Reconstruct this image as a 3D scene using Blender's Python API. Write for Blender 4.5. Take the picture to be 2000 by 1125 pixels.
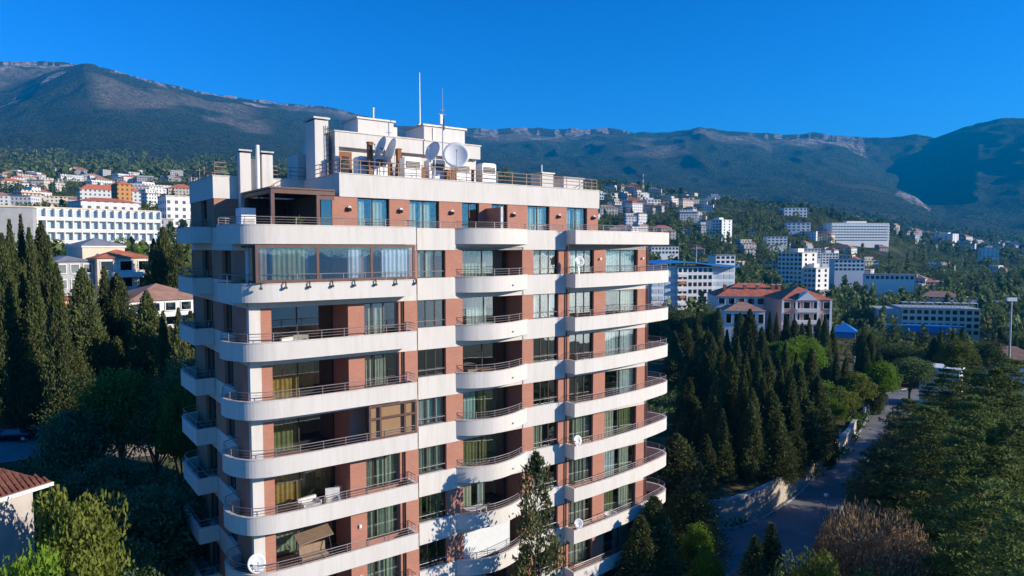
import bpy, math, random
import numpy as np
from mathutils import Vector, Matrix

for o in list(bpy.data.objects):
    bpy.data.objects.remove(o)
SC = bpy.context.scene
COL = SC.collection
rng = np.random.default_rng(11)
random.seed(11)

# ------------------------------------------------------------------ camera
F, EYE, HOR = 1340.0, 30.0, 484.0
PITCH = math.atan((562.5 - HOR) / F)
cam = bpy.data.cameras.new('camera')
cam.sensor_width = 36.0
cam.lens = 36.0 * F / 2000.0
cam.clip_end = 40000
cam.clip_start = 0.5
camo = bpy.data.objects.new('camera', cam)
COL.objects.link(camo)
camo.location = (0, 0, EYE)
camo.rotation_euler = (math.pi / 2 - PITCH, 0, 0)
SC.camera = camo

# ------------------------------------------------------------------ sky, sun, exposure
SUN = Vector((0.919, -0.212, 0.331)).normalized()
world = bpy.data.worlds.new('World')
SC.world = world
world.use_nodes = True
nt = world.node_tree
nt.nodes.clear()
sky = nt.nodes.new('ShaderNodeTexSky')
sky.sky_type = 'NISHITA'
sky.sun_disc = False
sky.sun_elevation = math.asin(SUN.z)
sky.sun_rotation = math.atan2(SUN.x, SUN.y)
sky.altitude = 400
sky.air_density = 1.0
sky.dust_density = 0.0
sky.ozone_density = 8.0
hsv = nt.nodes.new('ShaderNodeHueSaturation')
hsv.inputs['Saturation'].default_value = 1.14
bg = nt.nodes.new('ShaderNodeBackground')
bg.inputs['Strength'].default_value = 0.086
wo = nt.nodes.new('ShaderNodeOutputWorld')
nt.links.new(sky.outputs[0], hsv.inputs['Color'])
gam = nt.nodes.new('ShaderNodeGamma')
gam.inputs[1].default_value = 1.28
nt.links.new(hsv.outputs[0], gam.inputs[0])
nt.links.new(gam.outputs[0], bg.inputs[0])
nt.links.new(bg.outputs[0], wo.inputs[0])

sl = bpy.data.lights.new('sun', 'SUN')
sl.energy = 5.0
sl.angle = math.radians(0.5)
sl.color = (1.0, 0.90, 0.77)
so = bpy.data.objects.new('sun', sl)
COL.objects.link(so)
so.rotation_euler = SUN.to_track_quat('Z', 'Y').to_euler()
so.location = (200, -60, 200)

SC.view_settings.view_transform = 'Standard'
SC.view_settings.look = 'None'
SC.view_settings.exposure = 0.75
SC.view_settings.gamma = 1
SC.view_settings.use_curve_mapping = False
SC.render.engine = 'CYCLES'
SC.cycles.use_denoising = True
SC.cycles.max_bounces = 6
SC.cycles.diffuse_bounces = 4
SC.cycles.glossy_bounces = 3
SC.cycles.transmission_bounces = 4
SC.cycles.transparent_max_bounces = 10
SC.cycles.volume_bounces = 0
SC.cycles.sample_clamp_indirect = 4.0


# ------------------------------------------------------------------ helpers
def ray(px, py):
    x = (px - 1000) / F
    z = -(py - 562.5) / F
    c, s = math.cos(PITCH), math.sin(PITCH)
    return x, c + z * s, -s + z * c


def pos(px, py, D):
    x, y, z = ray(px, py)
    h = math.hypot(x, y)
    return Vector((x / h * D, y / h * D, EYE + z / h * D))


def on_ground(px, py, z=0.0):
    x, y, zz = ray(px, py)
    t = (z - EYE) / zz
    return Vector((x * t, y * t, z))


def mesh_np(name, v, f, tint=None, smooth=False):
    me = bpy.data.meshes.new(name)
    v = np.asarray(v, np.float32)
    f = np.asarray(f, np.int32)
    n = f.shape[1]
    me.vertices.add(len(v))
    me.vertices.foreach_set('co', v.ravel())
    me.loops.add(f.size)
    me.loops.foreach_set('vertex_index', f.ravel())
    me.polygons.add(len(f))
    me.polygons.foreach_set('loop_start', np.arange(0, f.size, n, dtype=np.int32))
    if smooth:
        me.polygons.foreach_set('use_smooth', np.ones(len(f), bool))
    if tint is not None:
        a = me.attributes.new('tint', 'FLOAT', 'POINT')
        a.data.foreach_set('value', np.asarray(tint, np.float32))
    me.update(calc_edges=True)
    return me


class MB:
    """collects shapes into one mesh"""

    def __init__(s):
        s.v, s.f = [], []

    def add(s, v, f):
        n = len(s.v)
        s.v += [tuple(p) for p in v]
        s.f += [tuple(i + n for i in q) for q in f]
        return s

    def box(s, x0, x1, y0, y1, z0, z1):
        x0, x1 = min(x0, x1), max(x0, x1)
        y0, y1 = min(y0, y1), max(y0, y1)
        v = [(x, y, z) for z in (z0, z1) for y in (y0, y1) for x in (x0, x1)]
        return s.add(v, [(0, 2, 3, 1), (4, 5, 7, 6), (0, 1, 5, 4), (2, 6, 7, 3), (0, 4, 6, 2), (1, 3, 7, 5)])

    def tube(s, pts, r, n=6, closed=False, r1=None):
        pts = [Vector(p) for p in pts]
        m = len(pts)
        vs, fs = [], []
        for i, p in enumerate(pts):
            a = pts[i - 1] if (i > 0 or closed) else p
            b = pts[(i + 1) % m] if (i < m - 1 or closed) else p
            d = (b - a)
            if d.length < 1e-9:
                d = Vector((0, 0, 1))
            d.normalize()
            up = Vector((0, 0, 1)) if abs(d.z) < 0.9 else Vector((1, 0, 0))
            e1 = d.cross(up).normalized()
            e2 = e1.cross(d)
            rr = r if r1 is None else r + (r1 - r) * i / max(1, m - 1)
            for k in range(n):
                t = 2 * math.pi * k / n
                vs.append(p + (e1 * math.cos(t) + e2 * math.sin(t)) * rr)
        for i in range(m if closed else m - 1):
            for k in range(n):
                a, b = i * n + k, i * n + (k + 1) % n
                c, d = ((i + 1) % m) * n + (k + 1) % n, ((i + 1) % m) * n + k
                fs.append((a, b, c, d))
        if not closed:
            fs.append(tuple(range(n))[::-1])
            fs.append(tuple((m - 1) * n + k for k in range(n)))
        return s.add(vs, fs)

    def prism(s, poly, z0, z1):
        n = len(poly)
        v = [(p[0], p[1], z0) for p in poly] + [(p[0], p[1], z1) for p in poly]
        f = [(i, (i + 1) % n, n + (i + 1) % n, n + i) for i in range(n)]
        f += [tuple(range(n))[::-1], tuple(range(n, 2 * n))]
        return s.add(v, f)

    def strip(s, path, t, z0, z1):
        """upright wall of thickness t along a plan path (inside = left of travel)"""
        L = offset(path, t)
        n = len(path)
        v = []
        for a, b in zip(path, L):
            v += [(a[0], a[1], z0), (a[0], a[1], z1), (b[0], b[1], z1), (b[0], b[1], z0)]
        f = []
        for i in range(n - 1):
            a, b = 4 * i, 4 * (i + 1)
            for k in range(4):
                f.append((a + k, b + k, b + (k + 1) % 4, a + (k + 1) % 4))
        f += [(0, 1, 2, 3), (4 * n - 1, 4 * n - 2, 4 * n - 3, 4 * n - 4)]
        return s.add(v, f)

    def mesh(s, name, smooth=False):
        me = bpy.data.meshes.new(name)
        me.from_pydata(s.v, [], s.f)
        if smooth:
            me.polygons.foreach_set('use_smooth', np.ones(len(me.polygons), bool))
        me.update()
        return me

    def build(s, name, mat, parent=None, smooth=False):
        return obj(name, s.mesh(name, smooth), mat, parent)


def offset(path, t):
    out = []
    n = len(path)
    for i in range(n):
        a = Vector(path[max(0, i - 1)][:2])
        b = Vector(path[min(n - 1, i + 1)][:2])
        d = (b - a).normalized()
        nrm = Vector((-d.y, d.x))
        out.append((path[i][0] + nrm.x * t, path[i][1] + nrm.y * t))
    return out


def catmull(pts, k=5):
    P = [Vector(p) for p in pts]
    out = []
    for i in range(len(P) - 1):
        p0, p1, p2, p3 = P[max(0, i - 1)], P[i], P[i + 1], P[min(len(P) - 1, i + 2)]
        for j in range(k):
            t = j / k
            out.append(0.5 * ((2 * p1) + (p2 - p0) * t + (2 * p0 - 5 * p1 + 4 * p2 - p3) * t * t + (3 * p1 - p0 - 3 * p2 + p3) * t ** 3))
    out.append(P[-1])
    return [tuple(p) for p in out]


def obj(name, me, mat, parent=None):
    if mat is not None and not me.materials:
        me.materials.append(mat)
    o = bpy.data.objects.new(name, me)
    COL.objects.link(o)
    if parent is not None:
        o.parent = parent
    return o


def tag(o, label, cat=None, group=None, kind=None):
    o['label'] = label
    if cat:
        o['category'] = cat
    if group:
        o['group'] = group
    if kind:
        o['kind'] = kind
    return o


def empty(name, loc=(0, 0, 0), rz=0.0):
    o = bpy.data.objects.new(name, None)
    COL.objects.link(o)
    o.location = loc
    o.rotation_euler = (0, 0, rz)
    return o


def copy_tree(o, parent=None):
    c = o.copy()
    COL.objects.link(c)
    c.parent = parent
    for ch in o.children:
        copy_tree(ch, c)
    return c


ORD = ['first', 'second', 'third', 'fourth', 'fifth', 'sixth', 'seventh', 'eighth', 'ninth', 'tenth', 'eleventh', 'twelfth',
       'thirteenth', 'fourteenth', 'fifteenth', 'sixteenth', 'seventeenth', 'eighteenth', 'nineteenth', 'twentieth',
       'twenty-first', 'twenty-second', 'twenty-third', 'twenty-fourth', 'twenty-fifth', 'twenty-sixth', 'twenty-seventh',
       'twenty-eighth', 'twenty-ninth', 'thirtieth', 'thirty-first', 'thirty-second', 'thirty-third', 'thirty-fourth',
       'thirty-fifth', 'thirty-sixth', 'thirty-seventh', 'thirty-eighth', 'thirty-ninth', 'fortieth', 'forty-first', 'forty-second',
       'forty-third', 'forty-fourth', 'forty-fifth', 'forty-sixth', 'forty-seventh', 'forty-eighth', 'forty-ninth', 'fiftieth']


# value noise on arrays
_T = np.random.default_rng(3).random((256, 256))


def vnoise(x, y):
    xi, yi = np.floor(x).astype(int), np.floor(y).astype(int)
    fx, fy = x - xi, y - yi
    fx, fy = fx * fx * (3 - 2 * fx), fy * fy * (3 - 2 * fy)
    a = _T[xi % 256, yi % 256]
    b = _T[(xi + 1) % 256, yi % 256]
    c = _T[xi % 256, (yi + 1) % 256]
    d = _T[(xi + 1) % 256, (yi + 1) % 256]
    return (a * (1 - fx) + b * fx) * (1 - fy) + (c * (1 - fx) + d * fx) * fy


def fbm(x, y, o=4):
    s, a, t = 0, 0.5, 0
    for k in range(o):
        s = s + a * vnoise(x * 2 ** k + 17 * k, y * 2 ** k + 31 * k)
        t += a
        a *= 0.5
    return s / t


# ------------------------------------------------------------------ materials
class N:
    def __init__(s, name):
        s.m = bpy.data.materials.new(name)
        s.m.use_nodes = True
        s.t = s.m.node_tree
        s.t.nodes.clear()
        s.out = s.n('OutputMaterial')

    def n(s, kind, **kw):
        nd = s.t.nodes.new('ShaderNode' + kind)
        for k, v in kw.items():
            setattr(nd, k, v)
        return nd

    def l(s, a, b):
        s.t.links.new(a, b)

    def mix(s, fac, a, b, mode='MIX'):
        m = s.n('MixRGB', blend_type=mode)
        for sock, v in zip(m.inputs, (fac, a, b)):
            if hasattr(v, 'links'):
                s.l(v, sock)
            elif isinstance(v, (int, float)):
                sock.default_value = v
            else:
                sock.default_value = (*v, 1)
        return m.outputs[0]

    def ramp(s, fac, stops):
        r = s.n('ValToRGB')
        while len(r.color_ramp.elements) < len(stops):
            r.color_ramp.elements.new(0.5)
        for e, (p, c) in zip(r.color_ramp.elements, stops):
            e.position = p
            e.color = (c, c, c, 1) if isinstance(c, (int, float)) else (*c, 1)
        s.l(fac, r.inputs[0])
        return r.outputs[0]

    def coord(s, scale=(1, 1, 1), kind='Object'):
        tc = s.n('TexCoord')
        mp = s.n('Mapping')
        mp.inputs['Scale'].default_value = scale
        s.l(tc.outputs[kind], mp.inputs[0])
        return mp.outputs[0]

    def wpos(s, scale=(1, 1, 1)):
        g = s.n('NewGeometry')
        mp = s.n('Mapping')
        mp.inputs['Scale'].default_value = scale
        s.l(g.outputs['Position'], mp.inputs[0])
        return mp.outputs[0]

    def noise(s, vec, scale, detail=4, rough=0.55):
        t = s.n('TexNoise')
        t.inputs['Scale'].default_value = scale
        t.inputs['Detail'].default_value = detail
        t.inputs['Roughness'].default_value = rough
        s.l(vec, t.inputs['Vector'])
        return t.outputs[0]

    def bsdf(s, col, rough=0.7, spec=0.3, metal=0.0, bump=None, bstr=0.3, bdist=0.02):
        b = s.n('BsdfPrincipled')
        for nm, v in (('Base Color', col), ('Roughness', rough), ('Metallic', metal), ('Specular IOR Level', spec)):
            i = b.inputs[nm]
            if hasattr(v, 'links'):
                s.l(v, i)
            elif isinstance(v, (int, float)):
                i.default_value = v
            else:
                i.default_value = (*v, 1)
        if bump is not None:
            bp = s.n('Bump')
            bp.inputs['Strength'].default_value = bstr
            bp.inputs['Distance'].default_value = bdist
            s.l(bump, bp.inputs['Height'])
            s.l(bp.outputs[0], b.inputs['Normal'])
        s.l(b.outputs[0], s.out.inputs[0])
        return s.m


def plain(name, col, rough=0.6, spec=0.3, metal=0.0, var=0.15, scale=3.0):
    n = N(name)
    v = n.coord()
    f = n.noise(v, scale)
    c = n.mix(n.ramp(f, [(0.3, 0.0), (0.7, 1.0)]), [x * (1 - var) for x in col], [min(1, x * (1 + var)) for x in col])
    return n.bsdf(c, rough, spec, metal, f, 0.1)


def m_plaster(name, col):
    n = N(name)
    big = n.noise(n.coord((1, 1, 1)), 0.35, 3)
    streak = n.noise(n.coord((2.2, 2.2, 0.25)), 1.6, 5, 0.65)
    fine = n.noise(n.coord(), 22, 3)
    c = n.mix(n.ramp(streak, [(0.46, 0.0), (0.70, 0.55)]), col, [x * y for x, y in zip(col, (0.80, 0.76, 0.70))])
    c = n.mix(n.ramp(big, [(0.4, 0.0), (0.7, 0.3)]), c, [x * y for x, y in zip(col, (0.90, 0.88, 0.86))])
    # shutter-board joints
    tc = n.n('TexCoord')
    sep = n.n('SeparateXYZ')
    n.l(tc.outputs['Object'], sep.inputs[0])
    ad = n.n('Math', operation='ADD')
    n.l(sep.outputs[0], ad.inputs[0])
    n.l(sep.outputs[1], ad.inputs[1])
    sc = n.n('Math', operation='MULTIPLY')
    sc.inputs[1].default_value = 1.6
    n.l(ad.outputs[0], sc.inputs[0])
    fr = n.n('Math', operation='FRACT')
    n.l(sc.outputs[0], fr.inputs[0])
    c = n.mix(n.ramp(fr.outputs[0], [(0.0, 0.16), (0.05, 0.0)]), c, [x * 0.72 for x in col])
    wn = n.n('TexWhiteNoise', noise_dimensions='1D')
    fl = n.n('Math', operation='FLOOR')
    n.l(sc.outputs[0], fl.inputs[0])
    n.l(fl.outputs[0], wn.inputs['W'])
    c = n.mix(n.ramp(wn.outputs[0], [(0.3, 0.0), (1.0, 0.22)]), c, [x * y for x, y in zip(col, (0.86, 0.84, 0.81))])
    return n.bsdf(c, 0.8, 0.2, 0, fine, 0.08, 0.01)


def m_brick(name, c1, c2, mortar):
    n = N(name)
    tc = n.n('TexCoord')
    sep = n.n('SeparateXYZ')
    n.l(tc.outputs['Object'], sep.inputs[0])
    ad = n.n('Math', operation='ADD')
    n.l(sep.outputs[0], ad.inputs[0])
    n.l(sep.outputs[1], ad.inputs[1])
    cb = n.n('CombineXYZ')
    n.l(ad.outputs[0], cb.inputs[0])
    n.l(sep.outputs[2], cb.inputs[1])
    br = n.n('TexBrick')
    br.inputs['Color1'].default_value = (*c1, 1)
    br.inputs['Color2'].default_value = (*c2, 1)
    br.inputs['Mortar'].default_value = (*mortar, 1)
    br.inputs['Scale'].default_value = 1.0
    br.inputs['Brick Width'].default_value = 0.26
    br.inputs['Row Height'].default_value = 0.078
    br.inputs['Mortar Size'].default_value = 0.008
    br.inputs['Mortar Smooth'].default_value = 0.1
    n.l(cb.outputs[0], br.inputs['Vector'])
    big = n.noise(n.coord(), 0.9, 4)
    c = n.mix(n.ramp(big, [(0.35, 0.0), (0.7, 0.35)]), br.outputs[0], [x * 0.7 for x in c1])
    return n.bsdf(c, 0.85, 0.15, 0, br.outputs[1], -0.4, 0.008)


def m_glass(name, tint, refl=0.14):
    n = N(name)
    tr = n.n('BsdfTransparent')
    tr.inputs[0].default_value = (*tint, 1)
    gl = n.n('BsdfGlossy')
    gl.inputs['Roughness'].default_value = 0.015
    gl.inputs['Color'].default_value = (0.86, 0.97, 1.0, 1)
    wv = n.noise(n.coord(), 1.1, 2)
    bp = n.n('Bump')
    bp.inputs['Strength'].default_value = 0.06
    bp.inputs['Distance'].default_value = 0.05
    n.l(wv, bp.inputs['Height'])
    n.l(bp.outputs[0], gl.inputs['Normal'])
    lw = n.n('LayerWeight')
    lw.inputs['Blend'].default_value = 0.5
    pw = n.n('Math', operation='POWER')
    n.l(lw.outputs['Facing'], pw.inputs[0])
    pw.inputs[1].default_value = 3.0
    ad = n.n('Math', operation='MULTIPLY_ADD')
    n.l(pw.outputs[0], ad.inputs[0])
    ad.inputs[1].default_value = 0.6
    ad.inputs[2].default_value = refl
    mx = n.n('MixShader')
    n.l(ad.outputs[0], mx.inputs[0])
    n.l(tr.outputs[0], mx.inputs[1])
    n.l(gl.outputs[0], mx.inputs[2])
    n.l(mx.outputs[0], n.out.inputs[0])
    return n.m


def m_leaf(name, dark, light, trans=0.25, gloss=0.0, objvar=0.25):
    n = N(name)
    at = n.n('Attribute', attribute_name='tint')
    oi = n.n('ObjectInfo')
    c = n.mix(at.outputs['Fac'], dark, light)
    hv = n.n('HueSaturation')
    mr = n.n('MapRange')
    mr.inputs['To Min'].default_value = 1 - objvar
    mr.inputs['To Max'].default_value = 1 + objvar
    n.l(oi.outputs['Random'], mr.inputs[0])
    n.l(mr.outputs[0], hv.inputs['Value'])
    n.l(c, hv.inputs['Color'])
    d = n.n('BsdfPrincipled')
    d.inputs['Roughness'].default_value = 0.55 if gloss else 0.75
    d.inputs['Specular IOR Level'].default_value = 0.15 + gloss
    n.l(hv.outputs[0], d.inputs['Base Color'])
    t = n.n('BsdfTranslucent')
    n.l(hv.outputs[0], t.inputs[0])
    mx = n.n('MixShader')
    mx.inputs[0].default_value = trans
    n.l(d.outputs[0], mx.inputs[1])
    n.l(t.outputs[0], mx.inputs[2])
    n.l(mx.outputs[0], n.out.inputs[0])
    return n.m


M = {}
M['white'] = m_plaster('white_plaster', (0.70, 0.66, 0.595))
M['coping'] = plain('coping_stone', (0.70, 0.62, 0.54), 0.7)
M['brick'] = m_brick('red_brick', (0.50, 0.215, 0.14), (0.43, 0.18, 0.118), (0.46, 0.28, 0.21))
M['frame'] = plain('dark_bronze_frame', (0.05, 0.038, 0.034), 0.45, 0.4)
M['brown'] = plain('brown_frame', (0.13, 0.065, 0.05), 0.5, 0.4)
M['glass'] = m_glass('window_glass', (0.86, 0.91, 0.90), 0.17)
M['glass_tan'] = m_glass('tan_glass', (0.86, 0.80, 0.72), 0.03)
M['glass_clear'] = m_glass('clear_glass', (0.88, 0.93, 0.96), 0.16)
M['rail'] = plain('rail_steel', (0.33, 0.28, 0.255), 0.4, 0.5, 0.4)
M['roofrail'] = plain('roof_rail_paint', (0.34, 0.24, 0.18), 0.5, 0.4, 0.1)
M['deck'] = plain('deck_tile', (0.20, 0.13, 0.10), 0.8)
M['interior'] = plain('interior_wall', (0.20, 0.17, 0.14), 0.9)
M['cream'] = plain('cream_curtain', (0.62, 0.60, 0.47), 0.9, var=0.1)
M['gold'] = plain('gold_curtain', (0.52, 0.33, 0.10), 0.8, var=0.25)
M['green'] = plain('pale_green_curtain', (0.42, 0.47, 0.36), 0.9, var=0.12)
M['olive'] = plain('olive_curtain', (0.27, 0.275, 0.125), 0.9, var=0.15)
M['teal'] = plain('pale_teal_blind', (0.45, 0.60, 0.58), 0.9, var=0.06)
M['tanblind'] = plain('tan_blind', (0.66, 0.55, 0.44), 0.9, var=0.05)
M['whitecloth'] = plain('white_curtain', (0.72, 0.74, 0.72), 0.9, var=0.06)
M['roofmem'] = plain('roof_membrane', (0.30, 0.28, 0.25), 0.9)
M['cap'] = plain('metal_cap', (0.45, 0.43, 0.40), 0.5, 0.4, 0.2)
M['metalwhite'] = plain('white_enamel', (0.80, 0.80, 0.78), 0.4, 0.5, var=0.05)
M['grille'] = plain('dark_grille', (0.06, 0.055, 0.05), 0.6)
M['steel'] = plain('galvanised_steel', (0.55, 0.56, 0.58), 0.4, 0.5, 0.6)
M['rust'] = plain('brown_cabinet', (0.26, 0.11, 0.05), 0.7)
M['dish'] = plain('dish_paint', (0.72, 0.72, 0.70), 0.5, var=0.04)
M['wood'] = plain('brown_wicker', (0.22, 0.14, 0.085), 0.8)
M['cushion'] = plain('cushion_cloth', (0.68, 0.66, 0.62), 0.9)
M['canvas'] = plain('tan_canvas', (0.33, 0.23, 0.15), 0.9)
M['black'] = plain('black_metal', (0.02, 0.02, 0.022), 0.5)
M['fabric_dark'] = plain('dark_awning', (0.05, 0.04, 0.038), 0.8)
M['bark'] = plain('bark', (0.11, 0.075, 0.05), 0.9, 0.1)
M['cypress'] = m_leaf('cypress_leaf', (0.055, 0.074, 0.024), (0.155, 0.178, 0.062), 0.3)
M['cypress_near'] = m_leaf('thin_cypress_leaf', (0.069, 0.083, 0.028), (0.166, 0.172, 0.062), 0.2, objvar=0.05)
M['cedar'] = m_leaf('cedar_needle', (0.065, 0.090, 0.024), (0.180, 0.230, 0.060), 0.32)
M['pine'] = m_leaf('bluish_needle', (0.085, 0.098, 0.045), (0.200, 0.220, 0.095), 0.3)
M['laurel'] = m_leaf('laurel_leaf', (0.033, 0.075, 0.026), (0.108, 0.180, 0.063), 0.3, 0.45)
M['lime'] = m_leaf('lime_leaf', (0.09, 0.16, 0.012), (0.20, 0.31, 0.03), 0.35)
M['olivetree'] = m_leaf('yellow_green_leaf', (0.077, 0.105, 0.017), (0.242, 0.264, 0.044), 0.3)
M['twig'] = m_leaf('brown_twig', (0.26, 0.17, 0.09), (0.56, 0.40, 0.23), 0.25)
M['wood_far'] = m_leaf('woodland_leaf', (0.053, 0.088, 0.028), (0.185, 0.220, 0.070), 0.28)
M['bush'] = m_leaf('undergrowth_leaf', (0.046, 0.081, 0.022), (0.146, 0.218, 0.055), 0.3)

# ------------------------------------------------------------------ terrain
K = [-900, 0, 200, 400, 700, 1000, 1200, 1300, 1400, 1500, 1600, 1700, 1800, 2000, 2900]


def yz(D, pts):
    """profile given as (pixel column, pixel row) of the ground at distance D"""
    px = np.array([p[0] for p in pts], float)
    zs = np.array([pos(p[0], p[1], D).z for p in pts])
    return px, zs


ISO = [  # unseen mountain ends at far right lowered to keep shadow off the valley
    (25, [(0, 'z', 0)]),
    (70, [(-900, 'z', 3), (300, 'z', 3), (500, 'z', 0), (2900, 'z', 0)]),
    (105, [(-900, 'z', 7), (300, 'z', 7), (600, 'z', 2), (1200, 'z', 0.3), (2900, 'z', 0)]),
    (160, [(-900, 'z', 15), (300, 'z', 14), (700, 'z', 6), (1200, 'z', 0.5), (1500, 'z', 0), (2900, 'z', -2)]),
    (280, [(-900, 'z', 27), (300, 'z', 25), (700, 'z', 20), (1000, 'z', 14), (1200, 'z', 6), (1300, 'z', 2), (1500, 'z', -3), (1700, 'z', -8), (2000, 'z', -10), (2900, 'z', -14)]),
    (600, [(-900, 'y', 430), (0, 'y', 432), (400, 'y', 430), (1000, 'y', 465), (1200, 'y', 478), (1300, 'y', 498), (1400, 'y', 515), (1500, 'y', 535), (1600, 'y', 555), (1700, 'y', 567), (1800, 'y', 575), (2000, 'y', 580), (2900, 'y', 590)]),
    (1200, [(-900, 'y', 360), (0, 'y', 358), (370, 'y', 356), (600, 'y', 350), (1000, 'y', 355), (1160, 'y', 368), (1250, 'y', 373), (1300, 'y', 385), (1400, 'y', 402), (1500, 'y', 410), (1570, 'y', 414), (1650, 'y', 440), (1740, 'y', 462), (1800, 'y', 490), (1900, 'y', 508), (2000, 'y', 522), (2900, 'y', 540)]),
    (1800, [(-900, 'y', 325), (0, 'y', 325), (400, 'y', 328), (1000, 'y', 350), (1200, 'y', 380), (1400, 'y', 410), (1500, 'y', 418), (1600, 'y', 425), (1700, 'y', 445), (1800, 'y', 468), (1900, 'y', 480), (2000, 'y', 492), (2900, 'y', 510)]),
    (2600, [(-900, 'y', 285), (0, 'y', 290), (400, 'y', 300), (700, 'y', 320), (1000, 'y', 345), (1200, 'y', 360), (1400, 'y', 390), (1600, 'y', 405), (1700, 'y', 420), (1800, 'y', 436), (1900, 'y', 452), (2000, 'y', 465), (2900, 'y', 480)]),
    (3400, [(-900, 'y', 230), (0, 'y', 245), (100, 'y', 235), (200, 'y', 220), (300, 'y', 225), (400, 'y', 238), (500, 'y', 258), (600, 'y', 270), (800, 'y', 290), (1000, 'y', 315), (1200, 'y', 335), (1300, 'y', 340), (1400, 'y', 345), (1500, 'y', 345), (1600, 'y', 352), (1700, 'y', 362), (1750, 'y', 372), (1785, 'y', 386), (1808, 'y', 408), (1840, 'y', 420), (1900, 'y', 412), (2000, 'y', 408), (2300, 'y', 425), (2900, 'y', 455)]),
    (4200, [(-900, 'y', 210), (0, 'y', 212), (50, 'y', 192), (100, 'y', 165), (140, 'y', 145), (180, 'y', 131), (220, 'y', 143), (260, 'y', 156), (300, 'y', 166), (400, 'y', 190), (500, 'y', 206), (600, 'y', 222), (700, 'y', 240), (800, 'y', 268), (900, 'y', 282), (1000, 'y', 290), (1100, 'y', 298), (1200, 'y', 292), (1300, 'y', 280), (1361, 'y', 270), (1400, 'y', 278), (1460, 'y', 288), (1500, 'y', 304), (1560, 'y', 300), (1620, 'y', 316), (1700, 'y', 345), (1760, 'y', 375), (1800, 'y', 392), (1850, 'y', 352), (1900, 'y', 325), (1950, 'y', 310), (2000, 'y', 302), (2300, 'y', 345), (2900, 'y', 410)]),
    (5080, [(-900, 'y', 136.0), (0, 'y', 128.0), (80, 'y', 127.0), (150, 'y', 130.0), (200, 'y', 140.0), (240, 'y', 147.2), (300, 'y', 162.0), (400, 'y', 189.1), (480, 'y', 201.0), (560, 'y', 210.0), (640, 'y', 213.3), (700, 'y', 228.0), (780, 'y', 250.4), (900, 'y', 260.7), (1000, 'y', 262.0), (1050, 'y', 264.0), (1180, 'y', 263.0), (1240, 'y', 269.2), (1300, 'y', 264.0), (1340, 'y', 257.0), (1361, 'y', 251.8), (1400, 'y', 260.2), (1450, 'y', 265.1), (1500, 'y', 272.0), (1560, 'y', 270.4), (1620, 'y', 272.7), (1680, 'y', 278.1), (1740, 'y', 274.0), (1780, 'y', 270.0), (1815, 'y', 276.0), (1850, 'y', 264.0), (1900, 'y', 246.0), (1940, 'y', 238.0), (2000, 'y', 234.0), (2120, 'y', 236), (2350, 'y', 295), (2900, 'y', 385)]),
    (5200, [(-900, 'y', 130), (0, 'y', 122), (80, 'y', 121), (150, 'y', 124), (200, 'y', 134), (240, 'y', 141), (300, 'y', 155), (400, 'y', 181), (480, 'y', 192), (560, 'y', 202), (640, 'y', 207), (700, 'y', 223), (780, 'y', 245), (900, 'y', 250), (1000, 'y', 249), (1050, 'y', 251), (1180, 'y', 250), (1240, 'y', 258), (1300, 'y', 260), (1340, 'y', 253), (1361, 'y', 247), (1400, 'y', 254), (1450, 'y', 257), (1500, 'y', 262), (1560, 'y', 261), (1620, 'y', 264), (1680, 'y', 270), (1740, 'y', 271), (1780, 'y', 267), (1815, 'y', 273), (1850, 'y', 261), (1900, 'y', 243), (1940, 'y', 235), (2000, 'y', 231), (2120, 'y', 232), (2350, 'y', 290), (2900, 'y', 380)]),
    (6400, [(-900, 'y', 165), (0, 'y', 150), (400, 'y', 210), (700, 'y', 250), (900, 'y', 275), (1361, 'y', 275), (1815, 'y', 295), (2000, 'y', 255), (2350, 'y', 310), (2900, 'y', 390)]),
    (8500, [(-900, 'y', 330), (0, 'y', 320), (2900, 'y', 360)]),
]
ISO_D = np.array([i[0] for i in ISO], float)
ISO_P = []
for D, pts in ISO:
    ISO_P.append((np.array([p[0] for p in pts], float), np.array([p[2] if p[1] == 'z' else pos(p[0], p[2], D).z for p in pts])))


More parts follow.
